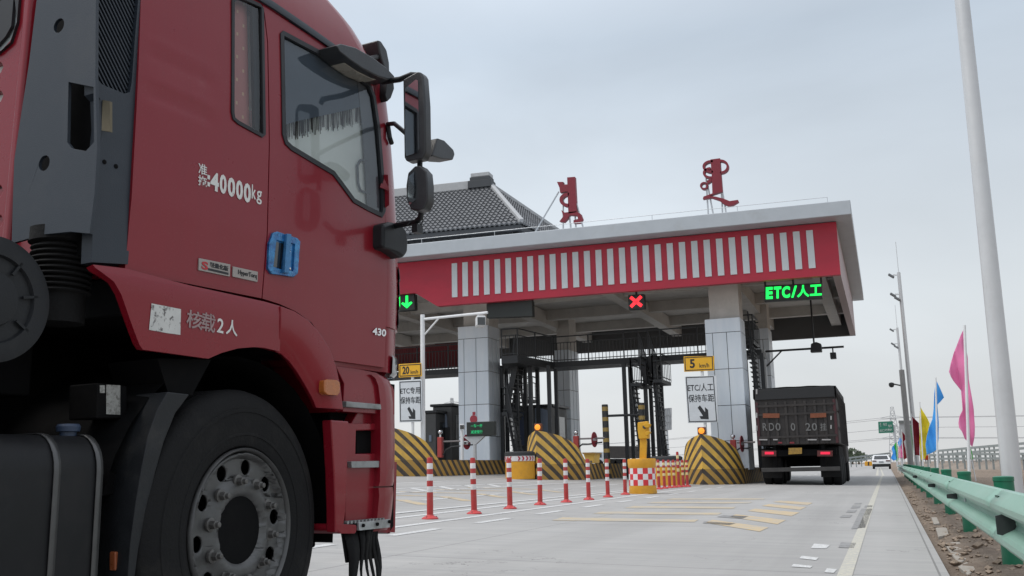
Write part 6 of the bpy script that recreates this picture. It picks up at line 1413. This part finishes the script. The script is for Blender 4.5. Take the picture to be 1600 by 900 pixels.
# ------------------------------------------------------------------ flags
def cloth(name, col_): return mat(name, col_, .75, 0, .06, 5)
flag_cols = dict(pink=cloth('flag_pink', (.92, .36, .62)), blue=cloth('flag_blue', (.12, .52, .95)), yellow=cloth('flag_yellow', (.82, .72, .06)), dark=cloth('flag_dark_red', (.32, .025, .045)), green=cloth('flag_green', (.10, .62, .10)), orange=cloth('flag_orange', (.65, .12, .03)))
for M_ in flag_cols.values():
    t, b = nodes_of(M_); lk = b.inputs['Base Color'].links; tl_ = t.nodes.new('ShaderNodeBsdfTranslucent'); ms = t.nodes.new('ShaderNodeMixShader'); ms.inputs[0].default_value = .45
    if lk: t.links.new(lk[0].from_socket, tl_.inputs[0])
    t.links.new(b.outputs[0], ms.inputs[1]); t.links.new(tl_.outputs[0], ms.inputs[2]); t.links.new(ms.outputs[0], t.nodes['Material Output'].inputs[0])
def flag(label, Y, outl, colr, pole, seed=0, zb_=-.06, r_=.022, extra=()):
    a = AT(*pole[0], Y); b_ = AT(*pole[1], Y); T_ = thing('flag', (a.x, Y, zb_), label, 'flag', 'coloured flags on white poles along the verge')
    mb = MB(); mb.tube([(a.x, Y, zb_), (b_.x, Y, b_.z)], [r_, r_ * .8], 10); mb.build('pole', white_paint, T_)
    for o_, c_ in ((outl, colr),) + tuple(extra):
        pts = [(p.x, p.z) for p in (AT(*q, Y) for q in o_)]; w = max(p[0] for p in pts) - min(p[0] for p in pts); st_ = max(.02, w / 16)
        def fn(u, v): return Vector((u, Y + .02 + r_ + .22 * w + .16 * w * math.sin((u - pts[0][0]) / w * 7 + v * 2.2 + seed) + .035 * w * math.sin((u - pts[0][0]) / w * 23 + v * 6.0 + seed) + .05 * w * math.sin(v * 9 / max(w, .3) * .5 + seed), v))
        mb = MB(); mb.patch(pts, [], st_, fn); mb.build('cloth', flag_cols[c_], T_, solid=.002, angle=80)
    return T_
flag('large pink flag, nearest and tallest on the verge', 14.0, [(1506.5, 513), (1501, 524), (1497, 535), (1492, 548), (1487, 564), (1483, 580), (1486, 588), (1490, 594), (1497, 602), (1503, 609), (1505, 640), (1500, 650), (1498, 660), (1499, 668), (1504, 675), (1508, 685), (1515, 692), (1521, 698), (1524, 680), (1524, 665), (1522, 640), (1518, 615), (1514, 592), (1513, 575), (1513, 558), (1510, 540)], 'pink', ((1508, 735), (1507, 508)), .5)
flag('light blue flag between the pink and the yellow flag', 23.0, [(1463, 592), (1468, 602), (1473, 613), (1476, 620), (1470, 627), (1465, 632), (1466, 645), (1467, 662), (1467, 685), (1465, 702), (1456, 708), (1448, 710), (1446.5, 695), (1449, 680), (1453, 665), (1457, 655), (1459, 640), (1460, 615)], 'blue', ((1461, 732), (1462, 590)), 1.7)
flag('yellow flag beside the wide dark red flag', 32.6, [(1437, 633), (1443, 643), (1450, 655), (1453, 662), (1450, 675), (1447, 692), (1448, 708), (1446, 716), (1441, 720), (1439, 716), (1437, 690)], 'yellow', ((1441, 730), (1437, 628)), 2.3)
flag('wide dark red flag left of the yellow flag', 40.0, [(1424, 649), (1430, 655), (1436, 661), (1437, 685), (1437, 712), (1433, 711), (1428, 712), (1426, 690)], 'dark', ((1429, 728), (1424, 646)), .9)
flag('small dark red flag behind the grey camera pole', 66.0, [(1409, 673), (1414, 680), (1417, 684), (1412, 690), (1415, 702), (1417, 716), (1412, 718), (1410, 700)], 'dark', ((1411, 725), (1409, 671)), .3)
flag('small flag with blue top and pink lower half', 76.0, [(1406, 682), (1409, 688), (1408, 696), (1405, 698), (1403, 692)], 'blue', ((1405, 724), (1406, 680)), 1.1, extra=(([(1404, 698), (1409, 694), (1411, 715), (1404, 716)], 'pink'),))
flag('far green flag with blue cloth at the bend of the road', 88.0, [(1401, 690), (1403, 700), (1404, 718), (1401, 721), (1399, 706), (1396, 700), (1397, 695)], 'green', ((1402, 724), (1401, 688)), 1.4, extra=(([(1397, 695), (1393, 700), (1395, 708), (1392, 716), (1396, 720), (1401, 718), (1400, 706)], 'blue'),))
flag('small bright green flag beyond the pink flag', 44.0, [(1513, 698), (1518, 702), (1521, 715), (1520, 719), (1516, 717), (1513, 708)], 'green', ((1522, 726), (1515, 698)), .2)
flag('tiny pink flag at the right edge of the picture', 46.0, [(1589, 700), (1592, 696), (1594, 712), (1593, 718), (1589, 717), (1588, 708)], 'pink', ((1592, 728), (1591, 695)), .8)
flag('tiny orange red flag under the yellow flag', 60.0, [(1447, 712), (1451, 711), (1453, 717), (1449, 719), (1445, 719)], 'orange', ((1451, 726), (1451, 710)), 1.9)

# ------------------------------------------------------------------ far things beyond the tolls
def px_box(mb, q, Y, d): 
    P_ = [AT(*k, Y) for k in q]; mb.prism([(p.x, p.z) for p in P_], [], lambda u, v, w: Vector((u, Y + w, v)), 0, d)
YG2 = 190.0
T_ = thing('highway_sign', AT(1385, 720, YG2), 'green highway direction sign with white text on a cantilever post', 'highway sign')
mb = MB(); px_box(mb, [(1373, 677), (1396, 676), (1395, 658), (1372, 659)], YG2, .2); gs_ = mb.build('sign_board', mat('highway_green', (.02, .17, .11), .5, 0, .05), T_)
P_ = [AT(*k, YG2 - .02) for k in ((1373, 677), (1396, 676), (1372, 659))]; fq = quad_fn(P_[0], P_[1], P_[2], (0, -1, 0)); sw = mat('sign_pale_text', (.42, .5, .47), .6, var=0)
for bd, u0, u1, v0, v1 in (('↑', .10, .24, .55, .92), ('乌兰', .32, .6, .62, .88), ('包头', .66, .94, .48, .72), ('出口', .08, .4, .12, .34), ('收费站', .44, .92, .14, .36)):
    mb = MB(); text(mb, bd, lambda u, v, w: fq(u0 + (u1 - u0) * u, v0 + (v1 - v0) * v, w), .02, .03); mb.build('lettering', sw, gs_, smooth=False)
mb = MB(); q = AT(1402, 722, YG2); q2 = AT(1400, 664, YG2); mb.tube([(q.x, YG2 + .4, -.1), (q.x, YG2 + .4, q2.z)], .22, 10); e_ = AT(1376, 664, YG2); 
for zz in (AT(1390, 664, YG2).z, AT(1390, 673, YG2).z): mb.tube([(q.x, YG2 + .4, zz), (e_.x, YG2 + .4, zz)], .12, 8)
mb.build('cantilever_post', steel, T_)
YB2 = 95.0
T_ = thing('billboard', AT(1415, 720, YB2), 'tall grey framed board with greenish panel behind the flags', 'billboard')
mb = MB(); px_box(mb, [(1405, 715), (1427, 715), (1424, 659), (1405, 659)], YB2, .4); bb = mb.build('board', mat('board_grey', (.36, .37, .38), .6, 0, .1, .6), T_)
mb = MB(); px_box(mb, [(1418, 714), (1427, 714), (1425, 664), (1417, 664)], YB2 - .02, .015); mb.build('green_panel', mat('board_green', (.12, .22, .14), .6, 0, .3, .4), bb)
mb = MB(); px_box(mb, [(1404, 661), (1425, 661), (1425, 657), (1404, 657)], YB2 - .1, .6); mb.build('top_frame', mat('board_frame', (.14, .15, .15), .6), bb)
for px in (1409, 1423): mb = MB(); q = AT(px, 714, YB2 + .2); mb.tube([(q.x, YB2 + .2, -.1), (q.x, YB2 + .2, q.z)], .12, 8); mb.build('post', steel, T_)
def pylon(Y, pb, pt, wb_, arms, label, zb_=0):
    a = AT(*pb, Y); b_ = AT(*pt, Y); T_ = thing('pylon', (a.x, Y, zb_), label, 'pylon', 'lattice power pylons'); H = b_.z; x = b_.x; th = Y * .00052
    lev = [zb_ + (H - zb_) * k / 9 for k in range(10)]; wid = [wb_ * (1 - .82 * k / 9) / 2 for k in range(10)]
    mb = MB()
    for k in range(9):
        z0, z1, w0, w1 = lev[k], lev[k + 1], wid[k], wid[k + 1]
        for sx_ in (-1, 1):
            for sy in (-1, 1): mb.bar((x + sx_ * w0, Y + sy * w0, z0), (x + sx_ * w1, Y + sy * w1, z1), th)
        for sy in (-1, 1):
            mb.bar((x - w0, Y + sy * w0, z0), (x + w1, Y + sy * w1, z1), th * .6); mb.bar((x + w0, Y + sy * w0, z0), (x - w1, Y + sy * w1, z1), th * .6); mb.bar((x - w1, Y + sy * w1, z1), (x + w1, Y + sy * w1, z1), th * .6)
    mb.build('tower', mat('pylon_steel', (.42, .44, .46), .6, .1), T_)
    for f, l_ in arms:
        z = zb_ + (H - zb_) * f; mb = MB()
        for s_ in (-1, 1): mb.bar((x, Y, z), (x + s_ * l_, Y, z + .3), th); mb.bar((x, Y, z + l_ * .22), (x + s_ * l_, Y, z + .3), th * .7)
        mb.build('cross_arm', mat('pylon_steel', (0, 0, 0)), T_)
    return T_, x, H
PY1, x1_, H1 = pylon(520.0, (1394, 722), (1393.5, 636), 7.5, [(.80, 6), (.44, 6.2), (.62, 5)], 'tall lattice power pylon behind the green highway sign')
PY2, x2_, H2 = pylon(900.0, (707, 735), (706, 622), 11, [(.93, 9), (.80, 8), (.65, 9)], 'faint lattice pylon seen left of the left column')
wire_m = mat('power_wire', (.33, .34, .36), .6)
for k, (f, off) in enumerate(((.80, -6), (.80, 6), (.44, -6), (.44, 6), (.62, 5))):
    z = H1 * f; pts = [Vector((x1_ + off + (420 - x1_) * i / 20, 520 - 120 * i / 20, z + .3 - 5 * math.sin(math.pi * i / 20))) for i in range(21)]
    pts2 = [Vector((x1_ + off - 420 * i / 20, 520 + 260 * i / 20, z + .3 - 6 * math.sin(math.pi * i / 20))) for i in range(21)]
    mb = MB(); mb.tube(pts2[::-1] + pts[1:], .10, 5, caps=False); tag(mb.build('power_line', wire_m, loc=(x1_, 520, z)), ('topmost thin power line left of the pylon top', 'topmost thin power line at the right arm tip of the pylon', 'lowest thin power line at the left arm tip of the pylon', 'lowest thin power line at the right arm tip of the pylon', 'middle thin power line from the pylon')[k], 'power line', 'power lines from the pylon')
# ramp railings and embankment in the distance
ramp_rail = mat('far_rail', (.27, .30, .30), .6, 0, .1); 
def far_rail(name, label, pts, h_, n_posts):
    T_ = thing(name, pts[0], label, 'guardrail', 'far guardrails on the ramps')
    P_ = [Vector(p) for p in pts]
    for f in (1.0, .62):
        mb = MB()
        for a, b2 in zip(P_, P_[1:]): mb.bar(a + Vector((0, 0, h_ * f)), b2 + Vector((0, 0, h_ * f)), .12, .20 * h_)
        mb.build('rail', ramp_rail, T_)
    for i in range(n_posts):
        k = i / (n_posts - 1) * (len(P_) - 1); j_ = min(int(k), len(P_) - 2); p = P_[j_].lerp(P_[j_ + 1], k - j_)
        mb = MB(); mb.bar(p - Vector((0, 0, .3)), p + Vector((0, 0, h_)), .14); mb.build('post', ramp_rail, T_)
def ramp_pts(px, Y0): return [AT(x, y, Y_) - Vector((0, 0, 0)) for (x, y), Y_ in zip(px, Y0)]
far_rail('ramp_guardrail', 'long dark far guardrail rising behind the flags at right', ramp_pts([(1440, 723), (1500, 719), (1560, 715), (1680, 708)], [120, 112, 105, 95]), 1.15, 26)
far_rail('ramp_guardrail', 'second lower far guardrail in front of the ramp at right', ramp_pts([(1440, 727), (1520, 727), (1600, 728), (1700, 730)], [90, 84, 78, 70]), .85, 22)
far_rail('ramp_guardrail', 'far guardrail across the road behind the white car', ramp_pts([(1290, 732), (1330, 728), (1370, 723), (1392, 720)], [150, 155, 160, 165]), 1.2, 16)
emb = MB()
ex = [AT(1430, 726, 122), AT(1500, 722, 114), AT(1560, 719, 107), AT(1720, 712, 95)]
rows = [[Vector((p.x, p.y + d, z(p))) for d, z in ((-9, lambda p: -.3), (-1, lambda p: p.z + .05), (4, lambda p: p.z + .05), (16, lambda p: -.3))] for p in ex]
emb.loft(rows, closed=False); tag(emb.build('ramp_embankment', mat('embankment_soil', (.24, .20, .165), .95, 0, .25, .4)), kind='structure')
T_ = thing('barrier_block', AT(1356, 725, 128), 'orange barrier blocks beside the far white car', 'barrier')
mb = MB(); px_box(mb, [(1351, 728), (1363, 728), (1363, 721), (1351, 721)], 128, .6); mb.build('block_body', barrel_y, T_, bevel=.08)
mb = MB(); px_box(mb, [(1356, 727.6), (1358, 727.6), (1358, 721.5), (1356, 721.5)], 127.97, .02); mb.build('joint', sign_black, T_)
# far lorry and yellow loader seen under the canopy
YFL = 120.0
T_ = thing('box_lorry', AT(965, 725, YFL), 'distant lorry with pale cab and dark load seen under the canopy', 'lorry')
mb = MB(); px_box(mb, [(931, 722), (945, 722), (945, 706), (933, 706), (930, 712)], YFL, 2.2); cbx = mb.build('cab', mat('cab_pale', (.46, .50, .54), .4, 0, .05), T_, bevel=.12)
mb = MB(); px_box(mb, [(934, 715), (940, 715), (940, 708), (935, 708)], YFL - .03, .02); mb.build('windscreen', dark_glass, cbx)
mb = MB(); px_box(mb, [(952, 716), (1000, 716), (1000, 697), (952, 697)], YFL, 2.4); mb.build('load_body', body_m, T_, bevel=.05)
mb = MB(); px_box(mb, [(946, 724), (1000, 724), (1000, 717), (946, 717)], YFL + .2, 2.0); mb.build('chassis', chassis_black, T_)
for px in (936, 958, 966, 990): q = AT(px, 724, YFL); mb = MB(); mb.lathe([(.3, 0), (.5, 0), (.5, .3), (.3, .3)], (q.x, YFL - .05, q.z), 'Y', 20); mb.build('wheel', rubber, T_)
T_ = thing('loader', AT(920, 722, 110), 'yellow dump bucket of a distant machine under the canopy', 'loader')
mb = MB(); px_box(mb, [(913, 724), (928, 724), (929, 708), (911, 708), (914, 717)], 110, 2.4); mb.build('bucket', mat('loader_yellow', (.50, .30, .05), .6, 0, .15, .6), T_, bevel=.1)
mb = MB(); px_box(mb, [(910, 709.5), (930, 709.5), (930, 707), (910, 707)], 109.8, 2.8); mb.build('rim_bar', mat('loader_dark', (.25, .14, .03), .6), T_)
T_ = thing('lattice_sign', AT(1043, 655, 75), 'pale gridded back of a road sign behind the right staircase', 'road sign')
mb = MB()
P0 = AT(1034, 672, 75); P1 = AT(1049, 671, 75); P2 = AT(1034, 639, 75)
for k in range(5): u = k / 4; mb.bar(P0.lerp(P1, u), P0.lerp(P1, u) + (P2 - P0), .07)
for k in range(4): v = k / 3; mb.bar(P0.lerp(P2, v), P0.lerp(P2, v) + (P1 - P0), .07)
mb.build('frame_grid', mat('grid_grey', (.42, .43, .44), .5, .1), T_)
mb = MB(); mb.prism([(P0.x, P0.z), (P1.x, P1.z), (P1.x, P1.z + (P2.z - P0.z)), (P2.x, P2.z)], [], lambda u, v, w: Vector((u, 75.06 + w, v)), 0, .04); mb.build('panel', mat('panel_pale', (.56, .58, .60), .5), T_)
mb = MB(); mb.tube([((P0.x + P1.x) / 2, 75.15, .3), ((P0.x + P1.x) / 2, 75.15, P2.z)], .08, 8); mb.build('post', steel, T_)
T_ = thing('fence', AT(1030, 712, 64), 'low pale bar fence under the right staircase behind the barrel', 'fence')
mb = MB(); A_ = AT(1012, 715, 64); B_ = AT(1040, 714, 64); C_ = AT(1012, 700, 64)
for k in range(4): v = k / 3; mb.bar(A_.lerp(C_, v), A_.lerp(C_, v) + (B_ - A_), .08)
for k in range(4): u = k / 3; p = A_.lerp(B_, u); mb.bar(Vector((p.x, p.y, .3)), p + (C_ - A_), .07)
mb.build('fence_bars', mat('fence_pale', (.34, .35, .36), .6), T_)
# distant low trees
leaf_m = mat('far_foliage', (.075, .10, .06), .9, 0, .35, .3); bark = mat('bark', (.10, .08, .06), .9)
def far_tree(px, py, Y, h_, label):
    a = AT(px, py, Y); T_ = thing('tree', (a.x, Y, 0), label, 'tree', 'low trees on the horizon')
    mb = MB(); mb.tube([(a.x, Y, 0), (a.x + .2, Y, h_ * .5)], [.35, .15], 8); mb.build('trunk', bark, T_)
    mb = MB(); rs = random.Random(px)
    for k in range(420):
        u, v = rs.uniform(0, 6.283), rs.uniform(-1, 1); r_ = h_ * .62 * rs.random() ** .4 * (1 + .3 * math.sin(3 * u + px)); c0 = Vector((a.x + r_ * math.cos(u) * 1.3, Y + r_ * math.sin(u), h_ * .62 + v * h_ * .38 * (1 - (r_ / h_ / .9) ** 2)))
        d1 = Vector((rs.uniform(-1, 1), rs.uniform(-1, 1), rs.uniform(-1, 1))).normalized() * h_ * .07; d2 = Vector((rs.uniform(-1, 1), rs.uniform(-1, 1), rs.uniform(-1, 1))).normalized() * h_ * .07
        mb.add([c0 - d1, c0 + d2, c0 + d1, c0 - d2], [(0, 1, 2, 3)])
    mb.build('crown', leaf_m, T_, smooth=False, recalc=False)
for i, (px, Y, h_) in enumerate(((1322, 300, 5.2), (1331, 310, 4.6), (1341, 330, 3.8))): far_tree(px, 715, Y, h_, ('leftmost of the low trees right of the dark truck', 'middle one of the low trees right of the dark truck', 'smallest low tree between dark truck and white car')[i])
